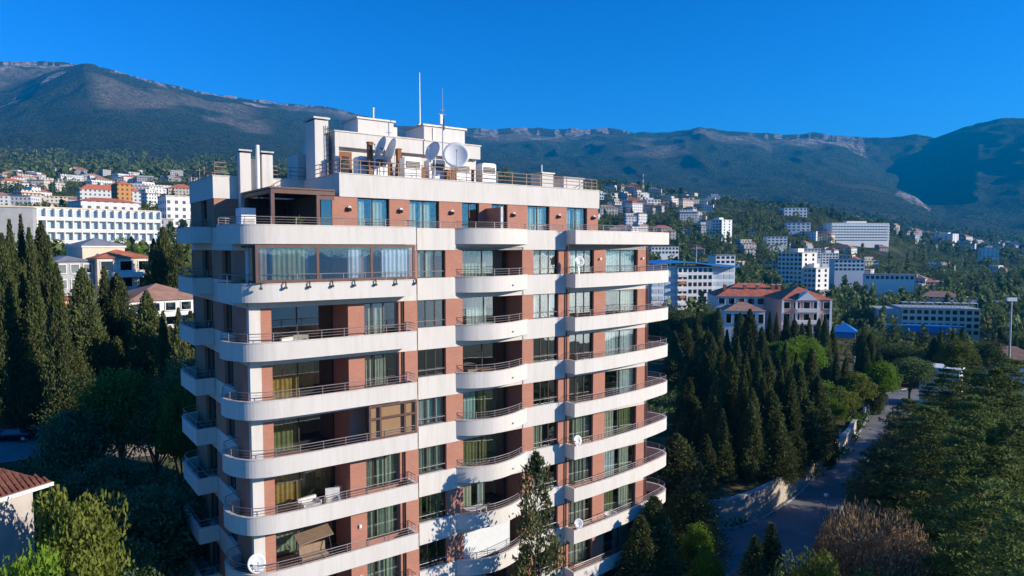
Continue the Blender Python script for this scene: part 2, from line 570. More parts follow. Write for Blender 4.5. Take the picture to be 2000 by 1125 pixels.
def terrain_z(x, y, detail=True):
    x = np.asarray(x, float)
    y = np.asarray(y, float)
    D = np.hypot(x, y)
    phi = np.arctan2(x, y)
    px = 1000 + F * np.tan(np.clip(phi, -0.95, 0.95)) * math.cos(PITCH)
    Z = np.stack([np.interp(px, a, b) for a, b in ISO_P])
    t = np.interp(np.log(np.maximum(D, 26)), np.log(ISO_D), np.arange(len(ISO_D)))
    i = np.clip(t.astype(int), 0, len(ISO_D) - 2)
    u = t - i
    n = len(ISO_D) - 1
    g = lambda k: np.take_along_axis(Z, np.clip(k, 0, n)[None], 0)[0]
    p0, p1, p2, p3 = g(i - 1), g(i), g(i + 1), g(i + 2)
    lin = p1 + (p2 - p1) * u
    cat = 0.5 * (2 * p1 + (p2 - p0) * u + (2 * p0 - 5 * p1 + 4 * p2 - p3) * u * u + (3 * p1 - p0 - 3 * p2 + p3) * u ** 3)
    z = lin * 0.5 + cat * 0.5
    if detail:
        far = np.clip((D - 1700) / 900, 0, 1)
        keep = 1 - np.exp(-((D - 5200) / 330.0) ** 2)
        wx, wy = 420 * fbm(x / 900, y / 900, 3), 420 * fbm(x / 900 + 9, y / 900 + 4, 3)
        rid = lambda a, b: 1 - np.abs(2 * vnoise(a, b) - 1)
        gl = 0.24 * rid(px / 150.0 + wx / 300, D / 1900.0 + wy / 900) + 0.22 * rid((x + wx) / 620, (y + wy) / 620) + 0.26 * rid((x + wx) / 290 + 7, (y + wy) / 290) + 0.28 * rid((x + wx * 0.4) / 130, (y + wy * 0.4) / 130 + 3)
        z = z + far * keep * np.minimum(gl - 0.72, 0.03) * np.interp(D, [1700, 3400, 4800, 8000], [20, 75, 105, 80])
        z = z + far * (fbm(x / 150, y / 150, 4) - 0.5) * np.interp(D, [1700, 5000], [16, 38])
        # escarpment below the crest
        mid = np.clip((D - 250) / 300, 0, 1) * (1 - far)
        z = z + mid * (fbm(x / 90, y / 90, 4) - 0.5) * 14
    w = np.clip((1.75 - np.abs(phi)) / 0.6, 0, 1)
    w = w * w * (3 - 2 * w)
    back = np.interp(D, [0, 90, 220, 420, 700, 9000], [0, 0, -6, -45, -75, -75])
    return z * w + back * (1 - w)


def terrain_object(name, d0, d1, nr, mat, phis, kind='structure', attrs=False, geometric=True):
    ds = np.geomspace(d0, d1, nr) if geometric else np.linspace(d0, d1, nr)
    P_, D_ = np.meshgrid(phis, ds)
    x, y = D_ * np.sin(P_), D_ * np.cos(P_)
    z = terrain_z(x, y)
    v = np.stack([x, y, z], -1).reshape(-1, 3)
    nc = len(phis)
    i = np.arange(nr - 1)[:, None] * nc + np.arange(nc - 1)[None]
    f = np.stack([i, i + 1, i + nc + 1, i + nc], -1).reshape(-1, 4)[:, ::-1]
    me = mesh_np(name, v, f, smooth=True)
    if attrs:
        # what grows or lies where on the mountains (rock faces, bare meadows)
        px = 1000 + F * np.tan(np.clip(P_, -0.95, 0.95))
        n1 = 0.5 * fbm(px / 26.0, D_ / 260.0, 3) + 0.5 * fbm(px / 7.0, D_ / 400.0, 2)
        cwid = np.interp(px, [-900, 0, 480, 560, 890, 905, 1235, 1260, 1500, 1700, 2900], [90, 110, 120, 90, 80, 150, 150, 70, 140, 120, 60])
        n2 = fbm(x / 210, y / 210, 4)
        rock = np.zeros_like(x)
        crest = np.interp(px, [-900, 0, 60, 170, 230, 440, 520, 640, 700, 790, 900, 1230, 1260, 1340, 1361, 1440, 1500, 1690, 1720, 2900],
                          [0.6, 0.6, 0.8, 0.8, 0.9, 1, 1, .8, .4, .3, 1, 1, .15, .1, .5, .2, .75, .5, .05, .05])
        rock = np.maximum(rock, np.exp(-((D_ - 5120) / cwid) ** 4) * crest * np.clip((n1 - 0.40) * 7, 0, 1))
        def patch(cx, cd, rx, rd, amt, thr=0.45):
            e = np.exp(-(((px - cx) / rx) ** 2 + ((D_ - cd) / rd) ** 2))
            return e * amt * np.clip((n2 - thr) * 6, 0, 1)
        for q in [(1590, 4800, 80, 190, 1.6, .44), (1520, 4650, 45, 200, 1.2, .47), (1400, 4500, 50, 190, 1.2, .46), (1280, 4350, 60, 220, 0.9, .5), (1000, 4750, 90, 160, 0.9, .5), (1120, 4800, 80, 150, 0.9, .5), (720, 4800, 80, 150, 1.0, .48), (330, 4700, 70, 150, 0.8, .5), (1780, 3340, 30, 190, 1.35, .40),
                  (515, 4350, 36, 170, 1.6, .38), (590, 4700, 60, 150, 0.9, .5), (60, 4600, 90, 200, 1.2, .45), (40, 4950, 120, 120, 1.0, .4),
                  (100, 4250, 60, 60, 1.0, .45), (20, 4100, 40, 60, 0.8, .45), (1640, 4900, 50, 120, 1, .5), (150, 2350, 90, 110, 0.75, .55)]:
            rock = np.maximum(rock, patch(*q))
        bare = np.zeros_like(x)
        for cx, cd, rx, rd, a in [(290, 3800, 95, 330, 1.2), (380, 3900, 130, 260, 0.9), (470, 3550, 70, 260, .8), (60, 4800, 160, 260, 1.0), (700, 4750, 160, 260, .75),
                                  (1100, 4750, 200, 230, .8), (1280, 4150, 80, 350, .75), (1400, 4650, 120, 250, .8), (1600, 4800, 120, 200, .8), (250, 2300, 140, 110, .5),
                                  (1640, 3300, 140, 130, .35), (1700, 2550, 120, 160, .4), (1950, 4800, 150, 150, .25)]:
            e = np.exp(-(((px - cx) / rx) ** 4 + ((D_ - cd) / rd) ** 4))
            bare = np.maximum(bare, e * a * np.clip((fbm(x / 260 + 5, y / 260, 4) - 0.30) * 4, 0, 1))
        for nm, arr in (('rock', rock), ('bare', bare)):
            a = me.attributes.new(nm, 'FLOAT', 'POINT')
            a.data.foreach_set('value', np.clip(arr, 0, 1).ravel().astype(np.float32))
    o = obj(name, me, mat)
    o['kind'] = kind
    return o


def m_mountain():
    n = N('mountain_cover')
    v = n.wpos()
    f1 = n.noise(v, 0.010, 6, 0.65)
    f2 = n.noise(v, 0.035, 6, 0.75)
    fs = n.noise(v, 0.11, 4, 0.7)
    rk = n.n('Attribute', attribute_name='rock')
    br = n.n('Attribute', attribute_name='bare')
    forest = n.mix(n.ramp(fs, [(0.43, 0.0), (0.57, 1.0)]), (0.006, 0.022, 0.010), (0.125, 0.155, 0.068))
    forest = n.mix(n.ramp(f2, [(0.44, 0.0), (0.60, 0.55)]), forest, (0.016, 0.034, 0.016))
    forest = n.mix(n.ramp(f1, [(0.52, 0.0), (0.64, 0.75)]), forest, (0.105, 0.098, 0.062))
    mead = n.mix(n.ramp(f2, [(0.42, 0.0), (0.58, 1.0)]), (0.17, 0.155, 0.095), (0.36, 0.30, 0.22))
    mead = n.mix(n.ramp(fs, [(0.50, 0.0), (0.62, 0.6)]), mead, (0.035, 0.045, 0.022))
    bm = n.n('Math', operation='MULTIPLY_ADD')
    n.l(f2, bm.inputs[0])
    bm.inputs[1].default_value = 1.3
    n.l(br.outputs['Fac'], bm.inputs[2])
    c = n.mix(n.ramp(bm.outputs[0], [(0.98, 0.0), (1.18, 1.0)]) if False else n.ramp(br.outputs['Fac'], [(0.2, 0.0), (0.65, 1.0)]), forest, mead)
    f3 = n.noise(n.wpos((1, 1, 0.35)), 0.03, 5, 0.75)
    rock = n.mix(n.ramp(f3, [(0.40, 0.0), (0.58, 1.0)]), (0.14, 0.12, 0.11), (0.70, 0.60, 0.52))
    rm = n.n('Math', operation='MULTIPLY')
    n.l(rk.outputs['Fac'], rm.inputs[0])
    n.l(n.ramp(fs, [(0.36, 0.25), (0.56, 1.0)]), rm.inputs[1])
    c = n.mix(n.ramp(rm.outputs[0], [(0.25, 0.0), (0.42, 1.0)]), c, rock)
    hb = n.n('Math', operation='ADD')
    n.l(f2, hb.inputs[0])
    n.l(fs, hb.inputs[1])
    return n.bsdf(c, 0.95, 0.05, 0, hb.outputs[0], 1.0, 45.0)


def m_hill():
    n = N('hill_cover')
    v = n.wpos()
    f1 = n.noise(v, 0.02, 5, 0.6)
    f2 = n.noise(v, 0.12, 5, 0.7)
    c = n.mix(n.ramp(f2, [(0.35, 0.0), (0.65, 1.0)]), (0.022, 0.038, 0.014), (0.075, 0.085, 0.035))
    c = n.mix(n.ramp(f1, [(0.55, 0.0), (0.7, 0.8)]), c, (0.14, 0.125, 0.075))
    return n.bsdf(c, 0.95, 0.05, 0, f2, 1.0, 5.0)


def m_ground():
    n = N('garden_soil')
    v = n.wpos()
    f1 = n.noise(v, 0.09, 5, 0.6)
    f2 = n.noise(v, 1.4, 5, 0.7)
    c = n.mix(n.ramp(f2, [(0.3, 0.0), (0.7, 1.0)]), (0.045, 0.048, 0.024), (0.13, 0.12, 0.07))
    c = n.mix(n.ramp(f1, [(0.58, 0.0), (0.75, 0.6)]), c, (0.13, 0.11, 0.07))
    return n.bsdf(c, 0.95, 0.05, 0, f2, 0.8, 0.15)


full = np.linspace(-math.pi, math.pi, 181)
front = np.linspace(-0.80, 0.80, 900)
allphi = np.concatenate([np.linspace(-math.pi, -0.80, 60)[:-1], front, np.linspace(0.80, math.pi, 60)[1:]])
midphi = np.concatenate([np.linspace(-math.pi, -0.80, 60)[:-1], np.linspace(-0.80, 0.80, 420), np.linspace(0.80, math.pi, 60)[1:]])
terrain_object('ground', 0.6, 420, 90, m_ground(), midphi)
terrain_object('hillside', 420, 2100, 90, m_hill(), midphi)
terrain_object('mountains', 2100, 8500, 330, m_mountain(), allphi, attrs=True, geometric=False)

# the sea behind the viewpoint (seen in the window reflections)
n = N('sea_water')
n.bsdf((0.025, 0.17, 0.23), 0.6, 0.15, 0, n.noise(n.wpos(), 0.08, 6), 0.4, 1.0)
sea = MB().add([(-8300, -8300, -62), (8300, -8300, -62), (8300, 300, -62), (-8300, 300, -62)], [(0, 1, 2, 3)]).build('sea', n.m)
sea['kind'] = 'structure'


def tz(x, y):
    return float(terrain_z(np.array([x]), np.array([y]))[0])


# haze: one closed box of thin air round everything
n = N('thin_air')
pv = n.n('VolumePrincipled')
pv.inputs['Color'].default_value = (0.0, 0.43, 0.96, 1)
pv.inputs['Density'].default_value = 0.000104
pv.inputs['Anisotropy'].default_value = 0.1
n.l(pv.outputs[0], n.out.inputs['Volume'])
hz = MB().box(-9000, 9000, -9000, 9000, -90, 1400).build('haze', n.m)
hz['kind'] = 'stuff'

# ------------------------------------------------------------------ the apartment building
U = Vector((1800.0, F)).normalized()
V2 = Vector((-U.y, U.x))
BX, BY = -6.0806, 43.9
APT = empty('apartment_building', (BX, BY, 0), math.atan2(U.y, U.x))
tag(APT, 'tall brick and white apartment block with rounded balconies, nearest building', 'apartment building')
ZB = EYE


def to_world(X, Y, Z):
    return Vector((BX + X * U.x + Y * V2.x, BY + X * U.y + Y * V2.y, Z + ZB))


def B(name, x0, x1, y0, y1, z0, z1, mat, parent=None):
    return MB().box(x0, x1, y0, y1, z0 + ZB, z1 + ZB).build(name, M[mat], parent or APT)


FH = 3.22
NK = 9
head = lambda k: -0.15 - FH * k
sill = lambda k: -1.95 - FH * k
floor = lambda k: -2.75 - FH * k
XL, XR, YB = -10.5, 21.7, 13.6


def curtain_mesh(a0, a1, z0, z1, d, fn, amp=0.05, wl=0.28):
    m = max(6, int((a1 - a0) / wl * 6))
    v, f = [], []
    ph = random.random() * 6
    for i in range(m + 1):
        a = a0 + (a1 - a0) * i / m
        w = amp * math.sin(2 * math.pi * a / wl + ph) + amp * 0.5 * math.sin(2 * math.pi * a / (wl * 2.7))
        v += [fn(a, d + w, z0), fn(a, d + w * 0.7, z1)]
    for i in range(m):
        f.append((2 * i, 2 * i + 2, 2 * i + 3, 2 * i + 1))
    return MB().add(v, f)


def window(a0, a1, z0, z1, d, panes, fn=None, curtains=(), mat='frame', glass='glass', fw=0.07, bars=(), slide=None, name='window'):
    """glazed opening; fn maps (along, inward, z) to building coordinates"""
    fn = fn or (lambda a, q, z: (a, q, z + ZB))

    def bx(mb, p0, p1, q0, q1, s0, s1):
        A, C = fn(p0, q0, s0), fn(p1, q1, s1)
        mb.box(A[0], C[0], A[1], C[1], A[2], C[2])
    edges = slide or [a0 + (a1 - a0) * i / panes for i in range(panes + 1)]
    mb = MB()
    bx(mb, a0, a1, d - 0.05, d + 0.05, z1 - fw, z1)
    bx(mb, a0, a1, d - 0.05, d + 0.05, z0, z0 + fw)
    for i, e in enumerate(edges):
        lo = e if i == 0 else e - fw / 2
        hi = e + fw if i == 0 else (e if i == len(edges) - 1 else e + fw / 2)
        if i == len(edges) - 1:
            lo = e - fw
        bx(mb, lo, hi, d - 0.045, d + 0.045, z0 + fw, z1 - fw)
    for zz in bars:
        bx(mb, a0 + fw, a1 - fw, d - 0.04, d + 0.04, zz - fw / 2, zz + fw / 2)
    w = mb.build(name, M[mat], APT)
    for i in range(len(edges) - 1):
        p = MB()
        bx(p, edges[i] + fw * 0.6, edges[i + 1] - fw * 0.6, d - 0.008, d + 0.008, z0 + fw, z1 - fw)
        p.build('pane', M[glass], w)
    for (f0, f1, cm) in curtains:
        curtain_mesh(a0 + (a1 - a0) * f0, a0 + (a1 - a0) * f1, z0 + 0.03, z1 - 0.03, d + 0.22, fn).build('curtain', M[cm], w, True)
    return w


# plan outlines of the projecting balconies (clockwise seen from above, outside on the right)
BAY1 = catmull([(-10.5, 2.75), (-11.13, 2.5), (-11.45, 2.25), (-11.62, 1.85), (-11.66, 1.35), (-11.56, 0.6), (-11.3, -0.02), (-10.84, -0.62), (-10.2, -0.95), (-9.3, -1.12), (-7.5, -1.2)], 4) + [(-0.72, -1.22), (-0.70, -1.1), (-0.70, -0.06)]
CENT = catmull([(2.85, -0.06), (3.33, -0.50), (3.82, -0.80), (4.37, -1.0), (5.08, -1.16), (5.94, -1.13), (6.99, -0.9), (8.1, -0.45), (8.9, -0.06)], 4)
BAY3 = [(12.5, -0.06), (12.5, -1.0), (12.5, -1.2), (12.6, -1.2)] + catmull([(14.4, -1.16), (16.0, -1.05), (17.6, -0.9), (19.5, -0.65), (21.0, -0.4), (22.4, -0.13), (23.7, 0.18), (24.6, 0.45), (25.15, 0.85), (25.42, 1.5), (25.4, 2.3), (25.05, 3.2), (24.2, 4.1), (23.0, 4.6), (21.75, 4.7)], 4)
LEFTB = [(-10.55, 13.0)] + catmull([(-10.9, 12.95), (-11.4, 12.7), (-11.7, 12.2), (-11.75, 11.6)], 3) + [(-11.75, 9.5), (-11.75, 7.7), (-11.75, 7.6), (-11.65, 7.6), (-10.55, 7.6)]


def resample(path, step):
    out = [path[0]]
    acc = 0
    for a, b in zip(path[:-1], path[1:]):
        L = math.hypot(b[0] - a[0], b[1] - a[1])
        d = step - acc
        while d < L:
            t = d / L
            out.append((a[0] + (b[0] - a[0]) * t, a[1] + (b[1] - a[1]) * t))
            d += step
        acc = (acc + L) % step
    return out


def balcony(path, zrim, zbot, inner, rails=3, railh=0.48, rail_from=0, rail_to=None, lean=0.12):
    b = MB().strip(path, 0.14, zbot + ZB, zrim + ZB)
    o = b.build('balcony', M['white'], APT)
    MB().strip(offset(path, -0.025), 0.20, zrim + ZB + 0.002, zrim + 0.05 + ZB).build('coping', M['coping'], o)
    pl = offset(path, 0.13)
    poly = [(p[0], p[1]) for p in pl] + inner
    MB().prism(poly[::-1], zbot + 0.02 + ZB, zbot + 0.20 + ZB).build('slab', M['white'], o)
    MB().prism(poly[::-1], zbot + 0.203 + ZB, zbot + 0.22 + ZB).build('deck', M['deck'], o)
    rp = offset(path, 0.10)[rail_from:rail_to]
    r = MB()
    for i in range(rails):
        z = zrim + ZB + railh * (i + 1) / rails + 0.04
        r.tube([(p[0], p[1], z) for p in rp], 0.025 if i == rails - 1 else 0.013, 5)
    for p in resample(rp, 1.35) + [rp[-1]]:
        r.tube([(p[0], p[1], zrim + ZB + 0.02), (p[0], p[1], zrim + ZB + railh + 0.04)], 0.024, 5)
    r.build('railing', M['rail'], o)
    return o


left_fn = lambda a, q, z: (XL + q, a, z + ZB)

# shell, inner walls and floor slabs
B('rear_wall', XL, XR, YB - 0.4, YB, -30, 0.4, 'brick')
B('side_wall', XR - 0.4, XR, 0.42, YB - 0.42, -30, 0.4, 'brick')
B('partition_wall', XL + 0.5, XR - 0.45, 5.6, 5.8, -30, 0.2, 'interior')
for xx in (-4.55, 2.8, 9.0, 12.7, 16.2):
    B('partition_wall', xx - 0.08, xx + 0.08, 2.6, 5.55, -30, 0.2, 'interior')
for k in range(-1, NK):
    B('floor_slab', XL + 0.42, XR - 0.45, 2.47, YB - 0.45, floor(k) - 0.22, floor(k), 'interior')

CUR = {  # curtains: per storey for (recess of left bay, small window, first triple, centre recess, second triple, right pair a, right pair b)
    0: [[], [], [(0, .3, 'cream'), (.38, .62, 'cream')], [(0, .95, 'green')], [], [(.3, .6, 'teal')], [(.05, .95, 'teal')]],
    1: [[(.0, .06, 'green')], [(.1, .3, 'cream'), (.35, .7, 'cream')], [], [(.32, .68, 'whitecloth')], [(.05, .3, 'whitecloth'), (.7, .98, 'whitecloth')], [], [(.5, .95, 'cream')]],
    2: [[(.02, .75, 'gold')], [(.1, .3, 'cream'), (.4, .72, 'cream')], [], [], [], [], [(.05, .5, 'whitecloth'), (.6, .95, 'whitecloth')]],
    3: [[(.05, .5, 'olive')], [(.1, .3, 'cream'), (.4, .9, 'teal')], [(0, .3, 'whitecloth'), (.35, .62, 'teal'), (.7, .95, 'teal')], [(.02, .47, 'teal'), (.52, .98, 'olive')], [], [], [(.5, 1, 'whitecloth')]],
    4: [[(.03, .97, 'gold')], [(.0, .3, 'green'), (.4, .95, 'green')], [(.05, .3, 'green'), (.36, .62, 'green'), (.7, .9, 'green')], [(.02, .98, 'olive')], [(.0, .5, 'cream')], [(.3, 1, 'green')], [(.1, .4, 'cream'), (.5, .95, 'olive')]],
    5: [[(.03, .97, 'green')], [(.0, .3, 'green'), (.4, .95, 'green')], [(.02, .2, 'olive'), (.5, .9, 'olive')], [(.02, .4, 'cream'), (.5, .62, 'whitecloth')], [(.0, .6, 'green')], [(.2, 1, 'green')], [(0, .45, 'whitecloth'), (.55, .9, 'cream')]],
    6: [[(.03, .97, 'green')], [(.0, .3, 'green'), (.4, .95, 'green')], [], [(.0, .8, 'whitecloth')], [(.1, .5, 'green')], [(.2, .9, 'cream')], [(0, .4, 'olive'), (.55, .9, 'cream')]],
    7: [[], [], [], [], [], [(.2, .9, 'cream')], [(.4, .9, 'cream')]],
    8: [[], [], [], [], [], [], []],
}
for k in range(0, NK):
    h, s, fl = head(k), sill(k), floor(k)
    cu = CUR[k]
    hb = floor(k - 1) - 0.24          # underside of the slab above
    # white bands of the flat facade, one per stretch
    top = s
    bot = h - FH
    for (a, b) in ((0.0, 2.85), (8.55, 12.9)):
        B('spandrel', a, b, -0.05, 0.38, bot, top, 'white')
    B('spandrel', 2.85, 8.55, -0.05, 0.30, bot + 0.30, bot + 0.55, 'white')
    # lintel bands over the balcony recesses
    B('lintel', -10.5, -0.001, 0.0, 0.38, h, hb, 'white')
    B('lintel', 13.0, XR, 0.0, 0.38, h, hb, 'white')
    B('lintel', 2.851, 8.549, 0.0, 0.38, h, hb + 0.02, 'white')
    # recess ceilings
    B('soffit', -9.9, -4.72, 0.39, 2.46, h, h + 0.1, 'white')
    B('soffit', 3.45, 8.5, 0.39, 1.95, h, h + 0.1, 'white')
    # brick piers
    zlo = fl
    for (a, b) in ((-9.88, -9.27), (-4.71, -3.66), (-0.93, -0.002), (2.12, 3.44), (8.5, 9.52), (11.9, 13.0), (15.5, 16.77), (20.4, XR)):
        flat = (a in (2.12, 8.5, 11.9))
        B('pier', a, b, 0.0, 0.40, (bot + FH * 1 if False else (fl if not flat else s)), h, 'brick')
    # recess side walls
    B('recess_wall', -4.71, -4.40, 0.402, 2.75, fl, h, 'brick')
    B('recess_wall', -9.60, -9.27, 0.402, 2.75, fl, h, 'brick')
    B('recess_wall', 8.5, 8.8, 0.402, 2.1, fl, h, 'brick')
    B('recess_wall', 3.14, 3.44, 0.402, 2.1, fl, h, 'brick')
    B('recess_floor', -9.26, -4.72, 0.0, 2.46, fl - 0.22, fl - 0.01, 'deck')
    B('recess_floor', 3.45, 8.49, 0.0, 1.95, fl - 0.22, fl - 0.01, 'deck')
    # corner column
    B('column', -10.5, -9.884, -0.04, 0.42, fl - 0.1, hb, 'white')
    # parapet wall under the small window of the left bay and first pair of the right bay
    B('apron', -3.66, -1.42, 0.10, 0.40, fl, fl + 0.55, 'brick')
    B('apron', 13.0, 15.5, 0.10, 0.40, fl, fl + 0.5, 'brick')
    B('jamb', -1.42, -0.935, 0.16, 0.40, fl, h, 'brick')
    # glazing
    window(-9.26, -4.73, fl, h, 2.42, 2, curtains=cu[0])
    window(-3.64, -1.42, fl + 0.55, h, 0.24, 3, curtains=cu[1], slide=[-3.64, -3.1, -2.3, -1.42])
    window(0.02, 2.10, s, h, 0.24, 3, curtains=cu[2])
    window(3.46, 8.48, fl, h, 1.86, 2, curtains=cu[3], slide=[3.46, 6.4, 8.28] if k % 2 else [3.46, 6.25, 8.3])
    window(9.54, 11.88, s, h, 0.24, 3, curtains=cu[4])
    window(13.02, 15.48, fl + 0.5, h, 0.24, 3, curtains=cu[5])
    window(16.79, 20.38, fl, h, 0.24, 2, curtains=cu[6])
    # guard bars outside the flat windows
    g = MB()
    for a0, a1 in ((0.0, 2.12), (9.52, 11.9)):
        g = MB()
        g.tube([(a0, 0.1, s + 0.42 + ZB), (a1, 0.1, s + 0.42 + ZB)], 0.03, 5)
        for q in (0.04, a1 - a0 - 0.04):
            g.tube([(a0 + q, 0.1, s + ZB), (a0 + q, 0.1, s + 0.42 + ZB)], 0.02, 5)
        g.build('guard_bar', M['rail'], APT)
    # left side
    for (a, b) in ((0.43, 3.4), (5.4, 7.8), (10.5, YB)):
        B('pier', XL, XL + 0.4, a, b, fl - 0.2, h, 'brick')
    B('spandrel', XL - 0.04, XL + 0.38, 2.76, 7.58, bot, top, 'white')
    B('spandrel', XL - 0.02, XL + 0.38, 7.62, YB - 0.01, bot, bot + 0.75, 'white')
    B('lintel', XL, XL + 0.38, 0.43, 2.755, h, hb + .1, 'white')
    window(3.42, 5.38, s, h, 0.24, 2, left_fn, curtains=[(.1, .4, 'olive')] if k % 2 else [])
    window(7.82, 10.48, fl, h, 0.24, 2, left_fn, curtains=[(.5, .6, 'green')])
    # balconies
    balcony(BAY1, s - 0.04, s - 1.02, [(-0.7, 0), (-10.4, 0), (-10.4, 2.7)], rails=1 if k == 0 else 3)
    balcony(CENT, s, s - 1.02, [(8.6, 0), (3, 0)])
    balcony(BAY3, s - 0.02, s - 1.0, [(21.68, 4.7), (21.68, 0), (12.6, 0)], rails=3)
    balcony(LEFTB, s, s - 0.98, [(-10.52, 7.65), (-10.52, 12.9)], rails=2)
    # down pipes
    MB().tube([(12.62, -0.12, h + 0.3 + ZB), (12.62, -0.12, fl + ZB)], 0.06, 8).build('down_pipe', M['brown'], APT)
    MB().tube([(21.52, -0.10, h + 0.3 + ZB), (21.52, -0.10, fl + ZB)], 0.06, 8).build('down_pipe', M['brown'], APT)
    MB().tube([(-1.16, -0.06, h + ZB), (-1.16, -0.06, fl + ZB)], 0.07, 8).build('down_pipe', M['frame'], APT)
    if k in (5, 6, 0):
        MB().box(-4.2, -4.05, -0.12, 0.0, fl + 1.6 + ZB, fl + 1.8 + ZB).build('wall_lamp', M['metalwhite'], APT)
    for xx in (16.1, 20.9):
        if k == 0:
            MB().tube([(xx, 0, fl + 1.9 + ZB), (xx, -0.16, fl + 1.9 + ZB)], 0.09, 8).build('wall_lamp', M['metalwhite'], APT)
    # small vent on the curved balcony front
    MB().tube([(6.9, -0.86, s - 0.62 + ZB), (7.0, -1.0, s - 0.62 + ZB)], 0.06, 8).build('spout', M['steel'], APT)

# podium below the last storey
B('podium_wall', XL, XR, 0.0, 0.4, -30.3, floor(NK - 1) - 0.25, 'brick')
B('podium_wall', XL, XL + 0.4, 0.41, YB, -30.3, floor(NK - 1) - 0.25, 'brick')

# terrace storey
k = -1
h, s, fl = 3.1, sill(-1), floor(-1)
for (a, b) in ((0.0, 2.85), (8.55, 12.9)):
    B('spandrel', a, b, -0.05, 0.38, -0.15, s, 'white')
B('spandrel', 2.85, 8.55, -0.05, 0.30, 0.05, 0.30, 'white')
B('lintel', -10.5, -0.001, 0.0, 0.38, -0.149, 0.25, 'white')
B('lintel', 2.851, 8.549, 0.0, 0.28, -0.149, 0.04, 'white')
B('lintel', 13.0, XR, 0.0, 0.38, -0.149, 0.25, 'white')
B('spandrel', XL - 0.04, XL + 0.38, 2.76, 7.58, -0.15, s, 'white')
B('spandrel', XL - 0.02, XL + 0.38, 7.62, YB - 0.01, -0.15, 0.5, 'white')
B('terrace_deck', XL + 0.4, XR - 0.1, 0.4, YB - 0.42, 0.30, 0.48, 'deck')
balcony(BAY1, s - 0.04, s - 1.06, [(-0.7, 0), (-10.4, 0), (-10.4, 2.7)], railh=0.42)
balcony(CENT, s, s - 1.02, [(8.6, 0), (3, 0)], railh=0.4)
balcony(BAY3, s - 0.02, s - 1.0, [(21.68, 4.7), (21.68, 0), (12.6, 0)], railh=0.42)
balcony(LEFTB, s, s - 0.98, [(-10.52, 7.65), (-10.52, 12.9)], rails=2)
g = MB()
for a0, a1 in ((-0.6, 2.9), (8.8, 12.5)):
    g = MB()
    for zz in (0.14, 0.28, 0.42):
        g.tube([(a0, 0.1, s + zz + ZB), (a1, 0.1, s + zz + ZB)], 0.03 if zz > .4 else 0.016, 5)
    q = a0
    while q <= a1:
        g.tube([(q, 0.1, s + ZB), (q, 0.1, s + 0.42 + ZB)], 0.022, 5)
        q += 1.2
    g.build('railing', M['rail'], APT)
# penthouse walls
PW = [(-3.55, -1.42, [(0, .28, 'cream'), (.5, .95, 'cream')]), (0.07, 2.24, [(.05, .3, 'cream'), (.4, .8, 'cream')]), (4.09, 5.45, []), (6.55, 7.9, [(0, .5, 'teal')]),
      (9.75, 11.82, [(.05, .4, 'cream'), (.5, .9, 'cream')]), (13.56, 15.65, [(.05, .35, 'cream'), (.5, .9, 'cream')])]
prev = -5.2
for a0, a1, c in PW:
    B('pier', prev, a0 - 0.02, 1.0, 1.4, 0.482, h, 'brick')
    window(a0, a1, 0.482, h - 0.002, 1.22, 2, curtains=c)
    prev = a1 + 0.02
B('pier', prev, 16.85, 1.0, 1.4, 0.482, h, 'brick')
B('penthouse_wall', 16.45, 16.85, 1.42, YB - 0.1, 0.482, h, 'brick')
B('penthouse_wall', -5.2, -4.8, 1.42, 7.0, 0.482, h, 'brick')
B('penthouse_wall', -10.5, -5.21, 7.0, 7.4, 0.482, h, 'brick')
for a, b in ((7.42, 8.9), (10.4, YB - 0.41)):
    B('penthouse_wall', -10.5, -10.1, a, b, 0.51, h, 'brick')
window(8.92, 10.38, 0.51, h - 0.002, 0.24, 2, left_fn, curtains=[(.6, .75, 'green')])
B('penthouse_wall', -10.5, 16.85, YB - 0.4, YB - 0.002, 0.482, h, 'brick')
B('partition_wall', -4.7, 16.4, 4.6, 4.75, 0.482, h, 'interior')
for xx in (-4.15, -0.65, 3.2, 8.4, 12.7, 16.3):
    o = MB().tube([(xx, 1.0, 2.45 + ZB), (xx, 0.8, 2.45 + ZB)], 0.10, 8).build('wall_lamp', M['metalwhite'], APT)
    MB().tube([(xx, 0.9, 2.40 + ZB), (xx, 0.82, 2.28 + ZB)], 0.13, 8).build('lamp_shade', M['frame'], o)
# roof and parapets
ROOF = 4.1
B('roof', -4.7, 16.8, 1.2, YB - 0.1, h + 0.002, ROOF, 'roofmem')
B('roof', -10.45, -4.71, 7.1, YB - 0.1, h + 0.002, ROOF, 'roofmem')


def parapet(x0, x1, y0, y1, z0=None, z1=4.5):
    z0 = h + 0.004 if z0 is None else z0
    o = B('parapet', x0, x1, y0, y1, z0, z1, 'white')
    MB().box(x0 - 0.04, x1 + 0.04, y0 - 0.04, y1 + 0.04, z1 + 0.002 + ZB, z1 + 0.05 + ZB).build('coping', M['coping'], o)


parapet(-4.75, 16.92, 0.94, 1.22)
parapet(-4.75, -4.45, 1.23, 6.94)
parapet(-10.55, -4.76, 6.95, 7.25)
parapet(-10.55, -10.25, 7.26, YB)
parapet(16.62, 16.92, 1.23, YB)
parapet(-10.24, 16.61, YB - 0.28, YB)


def roof_rail(pts, z=4.55, hgt=0.82, bars=3, step=1.3):
    m = MB()
    for i in range(bars):
        zz = z + ZB + hgt * (i + 1) / bars
        m.tube([(p[0], p[1], zz) for p in pts], 0.028, 5)
    for p in resample(pts, step) + [pts[-1]]:
        m.tube([(p[0], p[1], z + ZB), (p[0], p[1], z + hgt + ZB)], 0.03, 5)
    m.build('roof_railing', M['roofrail'], APT)


